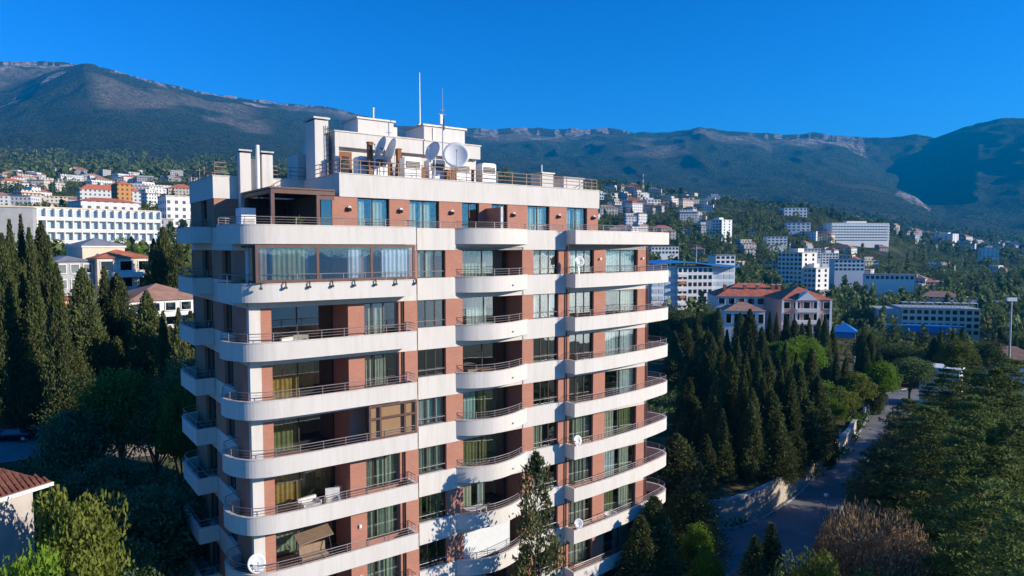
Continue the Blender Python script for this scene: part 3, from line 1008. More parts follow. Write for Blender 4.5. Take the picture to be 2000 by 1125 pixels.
roof_rail([(-9.1, 7.1), (-10.4, 7.1)])
roof_rail([(-10.4, 7.2), (-10.4, 13.3)])
roof_rail([(-6.9, 7.1), (-4.6, 7.1)])
roof_rail([(-4.6, 7.0), (-4.6, 1.1)])
roof_rail([(-4.6, 1.08), (16.75, 1.08)])
roof_rail([(16.77, 1.1), (16.77, 13.3)])
roof_rail([(16.7, 13.4), (-10.3, 13.4)])


def capped(name, x0, x1, y0, y1, z0, z1, ov=0.1, cap=0.14, mat='white', gap=0.0):
    o = B(name, x0, x1, y0, y1, z0, z1, mat)
    if gap:
        MB().box(x0 + 0.08, x1 - 0.08, y0 + 0.08, y1 - 0.08, z1 + ZB, z1 + gap + ZB).build('vent_gap', M['grille'], o)
    MB().box(x0 - ov, x1 + ov, y0 - ov, y1 + ov, z1 + gap + 0.002 + ZB, z1 + gap + cap + ZB).build('cap', M['cap'], o)
    return o


capped('chimney', -9.05, -8.38, 6.35, 6.93, 0.49, 5.98, 0.07, 0.10, gap=0.12)
capped('chimney', -7.68, -7.0, 6.35, 6.93, 0.49, 5.98, 0.07, 0.10, gap=0.12)
B('chimney_infill', -8.375, -7.685, 6.65, 6.93, 0.49, 5.7, 'white')
MB().tube([(-7.95, 6.4, 0.5 + ZB), (-7.95, 6.4, 6.55 + ZB)], 0.13, 10).build('flue_pipe', M['metalwhite'], APT)
capped('chimney', -4.68, -3.76, 5.0, 6.7, ROOF, 8.32, 0.1, 0.12, gap=0.08)
B('roof_house', -4.7, -3.3, 8.2, 10.4, ROOF, 6.45, 'white')
m = MB()
for dx in (-3.98, -3.72):
    m.tube([(dx, 4.90, ROOF + ZB), (dx, 4.90, 8.0 + ZB)], 0.025, 5)
for i in range(11):
    m.tube([(-3.98, 4.9, ROOF + 0.35 * i + 0.2 + ZB), (-3.72, 4.9, ROOF + 0.35 * i + 0.2 + ZB)], 0.018, 4)
m.build('ladder', M['grille'], APT)
# plant room
B('plant_room', -3.5, 7.85, 4.95, 10.5, ROOF, 6.65, 'white')
o = B('plant_room_fascia', -3.52, 7.95, 4.5, 10.6, 6.652, 7.62, 'white')
MB().box(-3.58, 8.02, 4.44, 10.66, 7.622 + ZB, 7.70 + ZB).build('coping', M['coping'], o)
B('plant_room_corner', -3.5, -3.25, 4.52, 4.94, ROOF, 6.648, 'white')
o = B('plant_room_door', -3.1, -2.2, 4.88, 4.94, ROOF + 0.02, 6.4, 'rust')
MB().box(-2.9, -2.4, 4.865, 4.878, 5.0 + ZB, 6.1 + ZB).build('door_glass', M['glass'], o)
for xx in (-0.6, 1.6, 3.8, 6.0):
    B('plant_room_shutter', xx, xx + 1.5, 4.90, 4.94, 5.0, 6.5, 'coping')
capped('lift_head', -1.0, 1.75, 6.5, 9.0, 7.7, 9.02, 0.12, 0.12)
B('lift_head_annex', 1.76, 2.3, 7.0, 8.4, 8.0, 8.8, 'white')
capped('lift_head', 4.25, 7.85, 6.5, 9.4, 7.7, 9.08, 0.12, 0.12)
MB().tube([(5.0, 6.47, 7.72 + ZB), (5.0, 6.47, 9.0 + ZB)], 0.035, 5).build('cable_duct', M['cap'], APT)
capped('roof_vent', 12.34, 13.45, 2.5, 3.9, ROOF, 5.72, 0.1, 0.10)
capped('roof_vent', 14.54, 16.6, 2.5, 4.0, ROOF, 5.5, 0.1, 0.10)
MB().tube([(12.7, 3.0, 5.82 + ZB), (12.7, 3.0, 6.45 + ZB)], 0.05, 6).build('vent_pipe', M['metalwhite'], APT)

# terrace pergola, enclosure and dividing screen
pg = empty('terrace_pergola', tuple(to_world(-7.2, 3, 0.49)), math.atan2(U.y, U.x))
tag(pg, 'dark brown framed terrace pergola with flat roof on the top floor corner', 'pergola')


def lb(name, o, x0, x1, y0, y1, z0, z1, mat):
    """box in building coordinates under a thing whose Empty sits at o (X,Y,Z)"""
    p, c = o
    return MB().box(x0 - c[0], x1 - c[0], y0 - c[1], y1 - c[1], z0 - c[2], z1 - c[2]).build(name, M[mat], p)


PG = (pg, (-7.2, 3, 0.49))
for xx in (-9.0, -6.35):
    lb('post', PG, xx, xx + 0.2, 0.5, 0.7, 0.49, 3.1, 'brown')
for xx in (-9.0, -6.35):
    lb('post', PG, xx, xx + 0.2, 5.6, 5.8, 0.49, 3.1, 'brown')
lb('beam', PG, -9.0, -5.22, 0.48, 0.72, 3.102, 3.36, 'brown')
lb('beam', PG, -9.0, -8.8, 0.73, 5.85, 3.102, 3.34, 'brown')
lb('roof', PG, -9.08, -5.25, 0.42, 6.2, 3.362, 3.46, 'brown')
lb('rear_screen', PG, -8.78, -5.3, 5.7, 5.78, 0.5, 3.1, 'fabric_dark')
lb('ceiling_blind', PG, -8.78, -5.3, 0.75, 5.6, 3.2, 3.24, 'fabric_dark')
lb('side_screen', PG, -6.3, -6.24, 0.72, 5.5, 0.5, 3.1, 'fabric_dark')
lb('fascia', PG, -6.14, -5.24, 0.55, 0.7, 2.85, 3.1, 'brown')
lb('glass_panel', PG, -6.05, -5.4, 0.6, 0.62, 0.5, 2.85, 'glass')
lb('planter', PG, -8.0, -7.3, 1.2, 1.7, 0.5, 0.9, 'brown')
en = lambda nm, lab, cat, c, rz=0: (tag(empty(nm, tuple(to_world(*c)), math.atan2(U.y, U.x) + rz), lab, cat), c)
e = en('storage_cabinet', 'pale grey panelled cabinet standing behind the rail of the corner terrace', 'cabinet', (-9.2, 3.6, 0.49))
lb('body', e, -9.95, -9.12, 3.0, 4.2, 0.49, 2.35, 'metalwhite')
lb('door', e, -9.85, -9.2, 2.97, 2.998, 0.7, 1.7, 'cap')
e = en('privacy_screen', 'brown brick dividing screen between two top floor terraces', 'screen', (6.1, 0.0, 0.49))
lb('panel', e, 6.04, 6.16, -0.72, 0.98, 0.49, 2.75, 'brick')
lb('end_post', e, 6.02, 6.18, -0.84, -0.721, 0.49, 2.78, 'coping')

# storey 0: glazed-in balcony
gz = lambda a, q, z: (a, -1.08 + q, z + ZB)
window(-10.4, -0.74, sill(0) + 0.03, 0.17, 0.0, 3, gz, mat='brown', glass='glass_clear', fw=0.16, slide=[-10.4, -6.95, -3.65, -0.74],
       curtains=[(.02, .07, 'canvas'), (.10, .29, 'olive'), (.56, .64, 'cushion'), (.78, .97, 'whitecloth')], name='glazed_balcony_front')
gs = lambda a, q, z: (-10.45 + q, a, z + ZB)
window(-1.0, 1.2, sill(0) + 0.03, 0.12, 0.0, 2, gs, mat='brown', glass='glass_clear', fw=0.12, curtains=[(.3, .9, 'olive')], name='glazed_balcony_side')
m = MB()
for i in range(8):
    xx = -10.2 + i * 1.34
    m = MB()
    m.tube([(xx, -1.24, sill(0) + 0.1 + ZB), (xx, -1.34, sill(0) + 0.0 + ZB), (xx, -1.34, sill(0) - 0.22 + ZB)], 0.035, 6)
    m.box(xx - 0.07, xx + 0.07, -1.40, -1.25, sill(0) - 0.30 + ZB, sill(0) - 0.18 + ZB)
    m.build('rail_bracket', M['frame'], APT)
# storey 3: tan glazed box at the right end of the left bay
gt = lambda a, q, z: (a, -1.10 + q, z + ZB)
window(-3.95, -0.72, sill(3) + 0.02, floor(2) - 0.30, 0.0, 3, gt, mat='brown', glass='glass_tan', fw=0.13, slide=[-3.95, -3.2, -1.55, -0.72], bars=(sill(3) + 1.28,), name='tan_glazed_bay')
B('blind', -3.9, -0.8, -0.96, -0.93, sill(3) + 0.05, floor(2) - 0.33, 'tanblind')
# storey 6 centre: white roller awning
B('roller_blind', 3.6, 7.6, 0.3, 0.34, floor(6) + 0.3, head(6) - 0.02, 'whitecloth')


# ------------------------------------------------------------------ things on the roof and balconies
def dish(loc, r, az_el, label, mast_to, mount='steel', group='satellite dishes', az_dir=None):
    """loc in building coordinates; az_dir = facing direction in world plan"""
    e = empty('satellite_dish', tuple(to_world(loc[0], loc[1], mast_to)))
    tag(e, label, 'satellite dish', group)
    top = to_world(*loc) - e.location
    d = Vector((az_dir[0], az_dir[1], az_el)).normalized()
    m = MB()
    rings, seg = 5, 28
    up = Vector((0, 0, 1))
    e1 = d.cross(up).normalized()
    e2 = e1.cross(d)
    v, f = [], []
    for side in (0, 1):
        v.append(top + d * (0.02 * side))
        for i in range(1, rings + 1):
            rr = r * i / rings
            for j in range(seg):
                t = 2 * math.pi * j / seg
                v.append(top + d * (0.24 * r * (i / rings) ** 2 + 0.015 * side) + (e1 * math.cos(t) + e2 * math.sin(t) * 1.05) * rr)
    n0 = 1 + rings * seg
    for side in (0, 1):
        o = side * n0
        for j in range(seg):
            q = (o, o + 1 + j, o + 1 + (j + 1) % seg)
            f.append(q if side else q[::-1])
            for i in range(rings - 1):
                a, b = o + 1 + i * seg + j, o + 1 + i * seg + (j + 1) % seg
                q = (a, a + seg, b + seg, b)
                f.append(q if side else q[::-1])
    for j in range(seg):
        a, b = 1 + (rings - 1) * seg + j, 1 + (rings - 1) * seg + (j + 1) % seg
        f.append((a, b, n0 + b, n0 + a))
    m.add(v, f).build('reflector', M['dish'], e, True)
    foc = top + d * r * 0.95
    MB().tube([top - e2 * r * 0.95 + d * 0.2 * r, foc], 0.02, 5).build('feed_arm', M['steel'], e)
    MB().tube([foc - d * 0.10, foc + d * 0.08], 0.055, 8).build('receiver', M['cap'], e)
    MB().tube([(0, 0, 0), top - d * 0.14 - Vector((0, 0, 0.1)), top - d * 0.05], 0.04, 6).build('mast', M[mount], e)
    return e


ul = (-U.x, -U.y)
dish((-1.23, 2.2, 6.46), 0.68, 0.35, 'upper of two grey dishes side by side on the roof, in shade', ROOF, az_dir=(-0.80, -0.59))
dish((-0.60, 2.0, 6.18), 0.88, 0.3, 'taller narrow shaded dish, second from the roof door', ROOF, az_dir=(-0.86, -0.50))
dish((2.66, 2.3, 6.53), 0.66, 0.35, 'shaded grey dish left beside the big white sunlit dish', ROOF, az_dir=(-0.62, -0.78))
dish((4.05, 1.7, 6.30), 0.90, 0.35, 'largest dish on the roof, white and sunlit, facing the viewer', ROOF, 'rust', az_dir=(0.12, -1.0))
dish((12.9, -1.15, -1.0), 0.38, 0.3, 'small dish at the end of the uppermost right balcony below the terrace', sill(0), az_dir=(0.35, -0.9), group='dishes on balconies')
dish((12.75, -1.2, sill(4) + 0.45), 0.36, 0.3, 'small dish on the fifth right balcony below the terrace', sill(4), az_dir=(0.5, -0.8), group='dishes on balconies')
dish((12.9, -1.2, sill(6) + 0.5), 0.36, 0.3, 'lowest small dish, above the bottommost right balcony corner', sill(6), az_dir=(0.3, -0.9), group='dishes on balconies')
dish((-10.5, -0.35, floor(5) + 1.25), 0.50, 0.4, 'white dish standing at the rounded corner of a low left balcony', floor(5), az_dir=(0.6, -0.75), group='dishes on balconies')


def ac_unit(x, y, label, w=1.15, hh=1.45, grille_top=True):
    c = (x, y, ROOF + 0.5)
    e = en('air_conditioner', label, 'air conditioner', c)
    e[0]['group'] = 'air conditioners along the roof edge'
    p = e[0]
    m = MB()
    prof = [(-w / 2, 0), (w / 2, 0), (w / 2, hh - 0.14), (w / 2 - 0.05, hh - 0.05), (w / 2 - 0.16, hh), (-w / 2 + 0.16, hh), (-w / 2 + 0.05, hh - 0.05), (-w / 2, hh - 0.14)]
    n = len(prof)
    v = [(a, -0.35, z) for a, z in prof] + [(a, 0.4, z) for a, z in prof]
    f = [tuple(range(n)), tuple(range(n, 2 * n))[::-1]] + [(i, n + i, n + (i + 1) % n, (i + 1) % n) for i in range(n)]
    m.add(v, f).build('casing', M['metalwhite'], p)
    g = MB().box(-w / 2 + 0.1, w / 2 - 0.1, -0.375, -0.352, hh * 0.50, hh * 0.80).build('grille', M['grille'], p)
    for i in range(4):
        zz = hh * (0.53 + 0.07 * i)
        MB().box(-w / 2 + 0.12, w / 2 - 0.12, -0.395, -0.376, zz, zz + 0.025).build('louvre', M['cap'], g)
    for xx in (-w / 2 + 0.15, w / 2 - 0.15):
        MB().box(xx - 0.06, xx + 0.06, -0.3, 0.35, -0.5, -0.002).build('foot', M['grille'], p)


ac_unit(-2.2, 3.4, 'narrow white air conditioner next to the roof door', 0.75, 1.35)
ac_unit(-1.2, 2.9, 'white air conditioner below the two shaded dishes', 0.95)
ac_unit(1.0, 2.6, 'white air conditioner standing between the dishes, middle of the roof edge', 1.25)
ac_unit(3.0, 2.8, 'white air conditioner behind the big white dish', 1.25)
ac_unit(5.05, 2.7, 'white air conditioner to the right of the big white dish', 1.25)
ac_unit(7.0, 2.3, 'rightmost white air conditioner at the roof edge', 1.2)
for (xx, yy, z0, z1, lab) in ((-1.95, 2.6, 4.1, 6.75, 'tall rusty brown vent duct beside the roof door'), (-0.25, 3.2, 4.1, 5.6, 'rusty duct right of the taller shaded dish'), (0.95, 4.2, 4.1, 6.75, 'short brown duct behind the middle air conditioner'),
                              (1.95, 2.7, 4.1, 5.4, 'rusty duct right of the middle air conditioner'), (3.85, 2.2, 4.1, 5.3, 'wide rusty box under the big white dish'), (5.95, 2.7, 4.1, 5.5, 'rusty duct between the two rightmost air conditioners'), (6.0, 3.5, 4.1, 6.5, 'round topped brown duct behind the rightmost air conditioners')):
    c = (xx, yy, z0)
    e = en('vent_duct', lab, 'duct', c)
    e[0]['group'] = 'rusty ducts on the roof'
    wd = 0.34 if 'wide' in lab else 0.14
    lb('shaft', e, xx - wd, xx + wd, yy - 0.15, yy + 0.15, z0, z1, 'rust')
    lb('collar', e, xx - wd - 0.03, xx + wd + 0.03, yy - 0.18, yy + 0.18, z1 + 0.001, z1 + 0.08, 'rust')

c = (4.3, 7.2, 9.2)
e = en('flagpole', 'tall plain white pole on the right rooftop block', 'pole', c)
MB().tube([(0, 0, 0), (0, 0, 3.9)], 0.07, 8, r1=0.035).build('pole', M['metalwhite'], e[0])
MB().box(-0.18, 0.18, -0.18, 0.18, 0.0, 0.05).build('base_plate', M['steel'], e[0])
c = (4.0, 3.4, ROOF)
e = en('antenna_mast', 'thin steel antenna mast with small white box behind the dishes', 'antenna', c)
MB().tube([(0, 0, 0), (0, 0, 7.1)], 0.06, 6, r1=0.02).build('pole', M['steel'], e[0])
MB().box(-0.22, -0.06, -0.1, 0.1, 4.6, 5.25).build('radio_box', M['metalwhite'], e[0])
for zz, wd in ((4.4, .25), (5.3, .3), (5.6, .2)):
    MB().tube([(-wd, 0, zz), (wd, 0, zz)], 0.02, 5).build('cross_arm', M['steel'], e[0])
MB().tube([(0.1, 0, 4.2), (0.1, 0, 5.0)], 0.05, 6).build('antenna_rod', M['grille'], e[0])
e = en('vent_pole', 'short white pipe on the left rooftop block', 'pole', (0.6, 7.4, 9.14))
MB().tube([(0, 0, 0), (0, 0, 0.85)], 0.07, 8).build('pipe', M['metalwhite'], e[0])
MB().tube([(0, 0, 0.86), (0, 0, 0.95)], 0.10, 8).build('cowl', M['metalwhite'], e[0])


def armchair(c, rz, label, mat='cushion', w=0.85, group='balcony seats', back=0.75):
    p = tag(empty('lounge_chair', tuple(to_world(*c)), math.atan2(U.y, U.x) + rz), label, 'chair', group)
    MB().box(-w / 2 + 0.12, w / 2 - 0.12, -0.35, 0.24, 0.10, 0.42).build('seat', M[mat], p)
    MB().box(-w / 2, w / 2, 0.25, 0.42, 0.08, back).build('backrest', M[mat], p)
    for sx in (-1, 1):
        MB().box(sx * w / 2, sx * (w / 2 - 0.115), -0.36, 0.245, 0.08, 0.58).build('armrest', M[mat], p)
        for sy in (-0.3, 0.36):
            MB().box(sx * (w / 2 - 0.08), sx * (w / 2 - 0.02), sy - 0.03, sy + 0.03, 0, 0.078).build('leg', M['black'], p)
    return p


def table(c, label, w=0.9, d=0.6, hh=0.7, mat='wood', group='balcony tables'):
    p = tag(empty('balcony_table', tuple(to_world(*c)), math.atan2(U.y, U.x)), label, 'table', group)
    MB().box(-w / 2, w / 2, -d / 2, d / 2, hh - 0.05, hh).build('table_top', M[mat], p)
    for sx in (-1, 1):
        for sy in (-1, 1):
            MB().box(sx * (w / 2 - 0.08), sx * (w / 2 - 0.03), sy * (d / 2 - 0.08), sy * (d / 2 - 0.03), 0, hh - 0.052).build('leg', M[mat], p)


df = 0.006
f4, f5, f1, f2 = floor(4) + df, floor(5) + df, floor(1) + df, floor(2) + df
armchair((-7.1, 0.45, f4), 0.2, 'white cushioned armchair, left of three on the left balcony before patterned gold curtains', w=1.2)
armchair((-5.75, 0.2, f4), -0.3, 'white armchair with high back, middle of three before patterned gold curtains', back=1.05)
armchair((-4.95, 1.2, f4), -0.9, 'white seat by the brick wall, right of three before patterned gold curtains')
table((-7.6, -0.45, f4), 'dark low table on the balcony with the white armchairs', 0.9, 0.6, 0.45, 'black')
armchair((-8.0, 0.6, f1), 0.4, 'pale armchair behind the rail of the left balcony with dark glazing', 'cushion')
armchair((-7.2, 1.2, f1), -0.4, 'pale green armchair next to the pale one behind dark glazing rail', 'green')
armchair((3.9, 0.8, f2), 0.3, 'brown wicker armchair at the left end of a curved centre balcony', 'wood')
armchair((4.7, 0.4, f2), -0.2, 'tan wicker seat second from the end of a curved centre balcony', 'canvas')
table((5.7, 0.6, f2), 'brown table beside the wicker seats on a curved centre balcony', 1.2, 0.8, 0.72)
table((5.6, 0.4, floor(1) + df), 'pale table on the curved centre balcony above the wicker seats', 1.2, 0.7, 0.72, 'cushion')
table((4.6, 0.3, floor(5) + df), 'white draped table on a low curved centre balcony', 1.5, 0.8, 0.75, 'cushion')
armchair((17.6, 0.0, floor(6) + df), 0.3, 'dark round-backed seat with white cushion on the lowest right balcony', 'cushion', 1.2)
# garden swing on storey 5
c = (-6.9, 0.5, f5)
p = tag(empty('garden_swing', tuple(to_world(*c)), math.atan2(U.y, U.x)), 'tan canopied garden swing seat on a low left balcony', 'swing seat')
MB().add([(-1.1, -0.7, 1.55), (1.0, -0.7, 1.75), (1.1, 0.5, 1.95), (-1.0, 0.5, 1.75), (-1.1, -0.7, 1.50), (1.0, -0.7, 1.70), (1.1, 0.5, 1.90), (-1.0, 0.5, 1.70)],
         [(0, 1, 2, 3), (7, 6, 5, 4), (0, 4, 5, 1), (1, 5, 6, 2), (2, 6, 7, 3), (3, 7, 4, 0)]).build('canopy', M['canvas'], p)
MB().box(-0.8, 0.8, -0.35, 0.2, 0.42, 0.55).build('seat', M['canvas'], p)
MB().box(-0.8, 0.8, 0.21, 0.33, 0.45, 1.05).build('backrest', M['canvas'], p)
for sx in (-1, 1):
    MB().tube([(sx * 1.0, -0.65, 0), (sx * 0.95, 0.0, 1.62), (sx * 1.0, 0.6, 0)], 0.03, 6).build('frame', M['black'], p)
# potted plant on the terrace
p = tag(empty('potted_plant', tuple(to_world(-7.6, 0.1, 0.485))), 'small green potted plant in front of the pergola on the top terrace', 'plant')
MB().tube([(0, 0, 0), (0, 0, 0.35)], 0.16, 10, r1=0.22).build('pot', M['rust'], p)
v, f = [], []
for i in range(60):
    a = random.random() * 6.28
    l = random.uniform(0.4, 0.75)
    t = random.uniform(0.3, 1.2)
    b0 = Vector((0, 0, random.uniform(0.3, 0.9)))
    d = Vector((math.cos(a) * math.sin(t), math.sin(a) * math.sin(t), math.cos(t)))
    sd = d.cross(Vector((0, 0, 1))).normalized() * 0.05
    q = len(v)
    v += [b0, b0 + d * l * 0.5 + sd, b0 + d * l, b0 + d * l * 0.5 - sd]
    f.append((q, q + 1, q + 2, q + 3))
me = MB().add(v, f).mesh('leaves')
a = me.attributes.new('tint', 'FLOAT', 'POINT')
a.data.foreach_set('value', np.random.default_rng(1).random(len(v)).astype(np.float32))
obj('leaves', me, M['lime'], p)
#TOWN
# ------------------------------------------------------------------ town materials
def m_far_wall(name, col, win, bw=3.2, rh=3.1, frac=0.42):
    """plaster of a far house whose windows are too small to tell apart"""
    n = N(name)
    tc = n.n('TexCoord')
    sep = n.n('SeparateXYZ')
    n.l(tc.outputs['Object'], sep.inputs[0])

    def cell(sock, size, lo, hi):
        d = n.n('Math', operation='DIVIDE')
        n.l(sock, d.inputs[0])
        d.inputs[1].default_value = size
        fr = n.n('Math', operation='FRACT')
        n.l(d.outputs[0], fr.inputs[0])
        a = n.n('Math', operation='GREATER_THAN')
        n.l(fr.outputs[0], a.inputs[0])
        a.inputs[1].default_value = lo
        b = n.n('Math', operation='LESS_THAN')
        n.l(fr.outputs[0], b.inputs[0])
        b.inputs[1].default_value = hi
        m = n.n('Math', operation='MULTIPLY')
        n.l(a.outputs[0], m.inputs[0])
        n.l(b.outputs[0], m.inputs[1])
        return m.outputs[0]
    ad = n.n('Math', operation='ADD')
    n.l(sep.outputs[0], ad.inputs[0])
    n.l(sep.outputs[1], ad.inputs[1])
    m = n.n('Math', operation='MULTIPLY')
    n.l(cell(ad.outputs[0], bw, 0.5 - frac / 2, 0.5 + frac / 2), m.inputs[0])
    n.l(cell(sep.outputs[2], rh, 0.30, 0.78), m.inputs[1])
    oi = n.n('ObjectInfo')
    c0 = n.mix(oi.outputs['Random'], [x * 0.78 for x in col], col)
    c = n.mix(m.outputs[0], c0, win)
    return n.bsdf(c, 0.8, 0.2)


M['far_white'] = m_far_wall('far_white_wall', (0.78, 0.77, 0.74), (0.10, 0.12, 0.14))
M['far_cream'] = m_far_wall('far_cream_wall', (0.66, 0.58, 0.47), (0.10, 0.10, 0.10))
M['far_grey'] = m_far_wall('far_grey_wall', (0.48, 0.47, 0.46), (0.09, 0.10, 0.11))
M['far_ochre'] = m_far_wall('far_ochre_wall', (0.62, 0.30, 0.10), (0.10, 0.07, 0.05))
M['tile'] = plain('red_roof_tile', (0.52, 0.16, 0.085), 0.8, var=0.25, scale=0.8)
M['tile_shaded'] = plain('shaded_red_tile', (0.19, 0.075, 0.05), 0.85, var=0.35, scale=1.5)  # red tile darkened to paint in tree shade on the corner house roof
M['tile_tan'] = plain('tan_roof_tile', (0.42, 0.23, 0.15), 0.8, var=0.2, scale=0.8)
M['roof_grey'] = plain('grey_roof', (0.26, 0.26, 0.28), 0.7, var=0.2, scale=0.5)
M['roof_blue'] = plain('blue_roof_sheet', (0.03, 0.22, 0.55), 0.4, 0.5, var=0.1)
M['wall_white'] = plain('white_render', (0.78, 0.77, 0.73), 0.85, var=0.06, scale=0.6)
M['wall_cream'] = plain('cream_render', (0.68, 0.57, 0.42), 0.85, var=0.08, scale=0.6)
M['wall_shaded'] = plain('shaded_white_render', (0.50, 0.45, 0.41), 0.9, var=0.14, scale=0.8)  # white wall of the corner house, its partial shade put into the colour
M['wall_pink'] = plain('pink_render', (0.66, 0.36, 0.27), 0.85, var=0.08, scale=0.6)
M['wall_grey'] = plain('grey_render', (0.42, 0.41, 0.40), 0.85, var=0.1, scale=0.6)
M['win'] = m_glass('far_window_glass', (0.05, 0.07, 0.09), 0.15)
M['winblue'] = plain('pale_blue_glazing', (0.50, 0.60, 0.66), 0.2, 0.6, var=0.25, scale=0.35)

_winmesh = {}


def win_mesh(w, h, mat):
    k = (round(w, 1), round(h, 1), mat)
    if k not in _winmesh:
        me = MB().box(-w / 2, w / 2, -0.06, 0.10, 0, h).mesh('window')
        me.materials.append(M[mat])
        _winmesh[k] = me
    return _winmesh[k]


_framemesh = {}


def frame_mesh(w, h, mat):
    k = (round(w, 1), round(h, 1), mat)
    if k not in _framemesh:
        m = MB().box(-w / 2 - 0.12, -w / 2, -0.12, 0.1, -0.12, h + 0.12).box(w / 2, w / 2 + 0.12, -0.12, 0.1, -0.12, h + 0.12)
        m.box(-w / 2, w / 2, -0.12, 0.1, h, h + 0.12).box(-w / 2, w / 2, -0.2, 0.1, -0.12, 0)
        me = m.mesh('frame')
        me.materials.append(M[mat])
        _framemesh[k] = me
    return _framemesh[k]


def hip(mb, x0, x1, y0, y1, z, h, ridge=0.5, ov=0.4):
    x0, x1, y0, y1 = x0 - ov, x1 + ov, y0 - ov, y1 + ov
    w, d = x1 - x0, y1 - y0
    if w >= d:
        i = d * ridge
        R = [(x0 + i, (y0 + y1) / 2, z + h), (x1 - i, (y0 + y1) / 2, z + h)]
        f = [(0, 1, 5, 4), (1, 2, 5), (2, 3, 4, 5), (3, 0, 4)]
    else:
        i = w * ridge
        R = [((x0 + x1) / 2, y0 + i, z + h), ((x0 + x1) / 2, y1 - i, z + h)]
        f = [(0, 1, 4), (1, 2, 5, 4), (2, 3, 5), (3, 0, 4, 5)]
    v = [(x0, y0, z), (x1, y0, z), (x1, y1, z), (x0, y1, z)] + R
    mb.add(v, f + [(3, 2, 1, 0)])
    return mb


def house(name, label, px0, px1, ytop, ybase, D, depth=None, yaw=0.0, wall='wall_white', roof='flat', roofmat='roof_grey', floors=0, bays=0, rh=None,
          group=None, winmat='win', balc=False, sink=15.0, cat='building', side_bays=0, frames=False):
    """a building whose front spans pixel columns px0..px1 at distance D; yaw turns its front to the right"""
    base = pos((px0 + px1) / 2, ybase, D)
    top = pos((px0 + px1) / 2, ytop, D)
    az = math.atan2(base.x, base.y)
    w = abs(px1 - px0) / F * D * math.cos(az) ** -0 * 1.0
    hgt = top.z - base.z
    dp = depth or min(w * 0.6, 14)
    e = empty(name, (base.x, base.y, base.z), -az + yaw)
    tag(e, label, cat, group)
    rr = rh if rh is not None else min(w, dp) * 0.22
    wallh = hgt if roof == 'flat' else hgt - rr
    MB().box(-w / 2, w / 2, 0, dp, -sink, wallh).build('wall', M[wall], e)
    if roof == 'flat':
        r = MB().box(-w / 2 - 0.25, w / 2 + 0.25, -0.25, dp + 0.25, wallh + 0.002, wallh + 0.4).build('roof', M[roofmat], e)
    else:
        r = hip(MB(), -w / 2, w / 2, 0, dp, wallh + 0.002, rr).build('roof', M[roofmat], e)
    if floors and bays:
        fh = wallh / floors
        bw = w / bays
        ww, wh = min(bw * 0.62, 2.6 if not balc else 9), fh * (0.55 if not balc else 0.62)
        for i in range(floors):
            for j in range(bays):
                o = bpy.data.objects.new('window', win_mesh(ww, wh, winmat))
                COL.objects.link(o)
                o.parent = e
                o.location = (-w / 2 + bw * (j + 0.5), -0.02, fh * i + fh * 0.26)
                if frames:
                    q = bpy.data.objects.new('frame', frame_mesh(ww, wh, 'wall_white'))
                    COL.objects.link(q)
                    q.parent = o
            if balc:
                MB().box(-w / 2, w / 2, -1.3, -0.08, fh * i - 0.1, fh * i + 0.12).build('balcony_slab', M[wall], e)
                MB().box(-w / 2, w / 2, -1.35, -1.25, fh * i + 0.13, fh * i + 0.95).build('balcony_front', M[balc], e)
        for i in range(floors):
            for j in range(side_bays):
                for sx in (-1, 1):
                    o = bpy.data.objects.new('window', win_mesh(min(dp / side_bays * 0.5, 1.8), wh, winmat))
                    COL.objects.link(o)
                    o.parent = e
                    o.location = (sx * (w / 2 + 0.02), dp * (j + 0.5) / side_bays, fh * i + fh * 0.26)
                    o.rotation_euler = (0, 0, math.pi / 2 * sx)
    return e, w, dp, wallh


# ---- left side of the valley
e, w, dp, hh = house('hotel', 'long white hotel with rows of blue glazed balconies on the left slope', 38, 283, 409, 520, 245, 18, math.radians(14), floors=5, bays=20, winmat='winblue', balc='wall_white', roofmat='wall_cream')
for i in range(21):
    MB().box(-w / 2 + w * i / 20 - 0.14, -w / 2 + w * i / 20 + 0.14, -1.42, 0.0, 0, hh).build('fin', M['wall_white'], e)
house('hotel_wing', 'blank grey end block at the left edge beside the long white hotel', -70, 40, 404, 520, 238, 14, math.radians(-12), wall='wall_grey', roofmat='wall_cream', floors=0)
# villa with the square tower
e, w, dp, hh = house('villa_tower', 'square cream villa tower with a grey hipped roof', 174, 240, 464, 600, 150, 7.4, math.radians(22), 'wall_cream', 'hip', 'roof_grey', rh=1.5, cat='house')
o = MB().box(0.2, 1.2, -0.08, 0.05, hh - 3.6, hh - 1.6).build('window', M['win'], e)
MB().box(-w / 2 - 0.2, w / 2 + 0.2, -0.25, dp + 0.2, hh - 0.35, hh - 0.02).build('cornice', M['wall_white'], e)
e, w, dp, hh = house('villa', 'villa with red tiled roof and balcony, right of the square tower', 205, 292, 487, 600, 146, 11, math.radians(18), 'wall_cream', 'hip', 'tile', floors=3, bays=3, rh=1.6, cat='house', frames=True)
MB().box(-2.5, 3.0, -1.5, -0.06, hh * 0.62, hh * 0.62 + 0.9).build('balcony', M['wall_white'], e)
e, w, dp, hh = house('annex_house', 'grey lower house with flat roof, left of the square tower', 120, 178, 500, 600, 145, 9, math.radians(22), 'wall_grey', 'hip', 'roof_grey', floors=3, bays=3, rh=1.0, cat='house', frames=True)
house('white_house', 'white house with tan hipped roof just left of the tall block', 268, 400, 556, 640, 112, 11, math.radians(20), 'wall_white', 'hip', 'tile_tan', floors=2, bays=5, rh=2.2, cat='house', frames=True)
e, w, dp, hh = house('kiosk', 'low cream pavilion with bright red awning among left trees', 80, 145, 588, 615, 122, 5, math.radians(10), 'wall_cream', 'flat', 'tile', cat='kiosk')
MB().box(-w / 2, w / 2, -1.6, -0.3, hh - 0.6, hh - 0.4).build('awning', M['tile'], e)
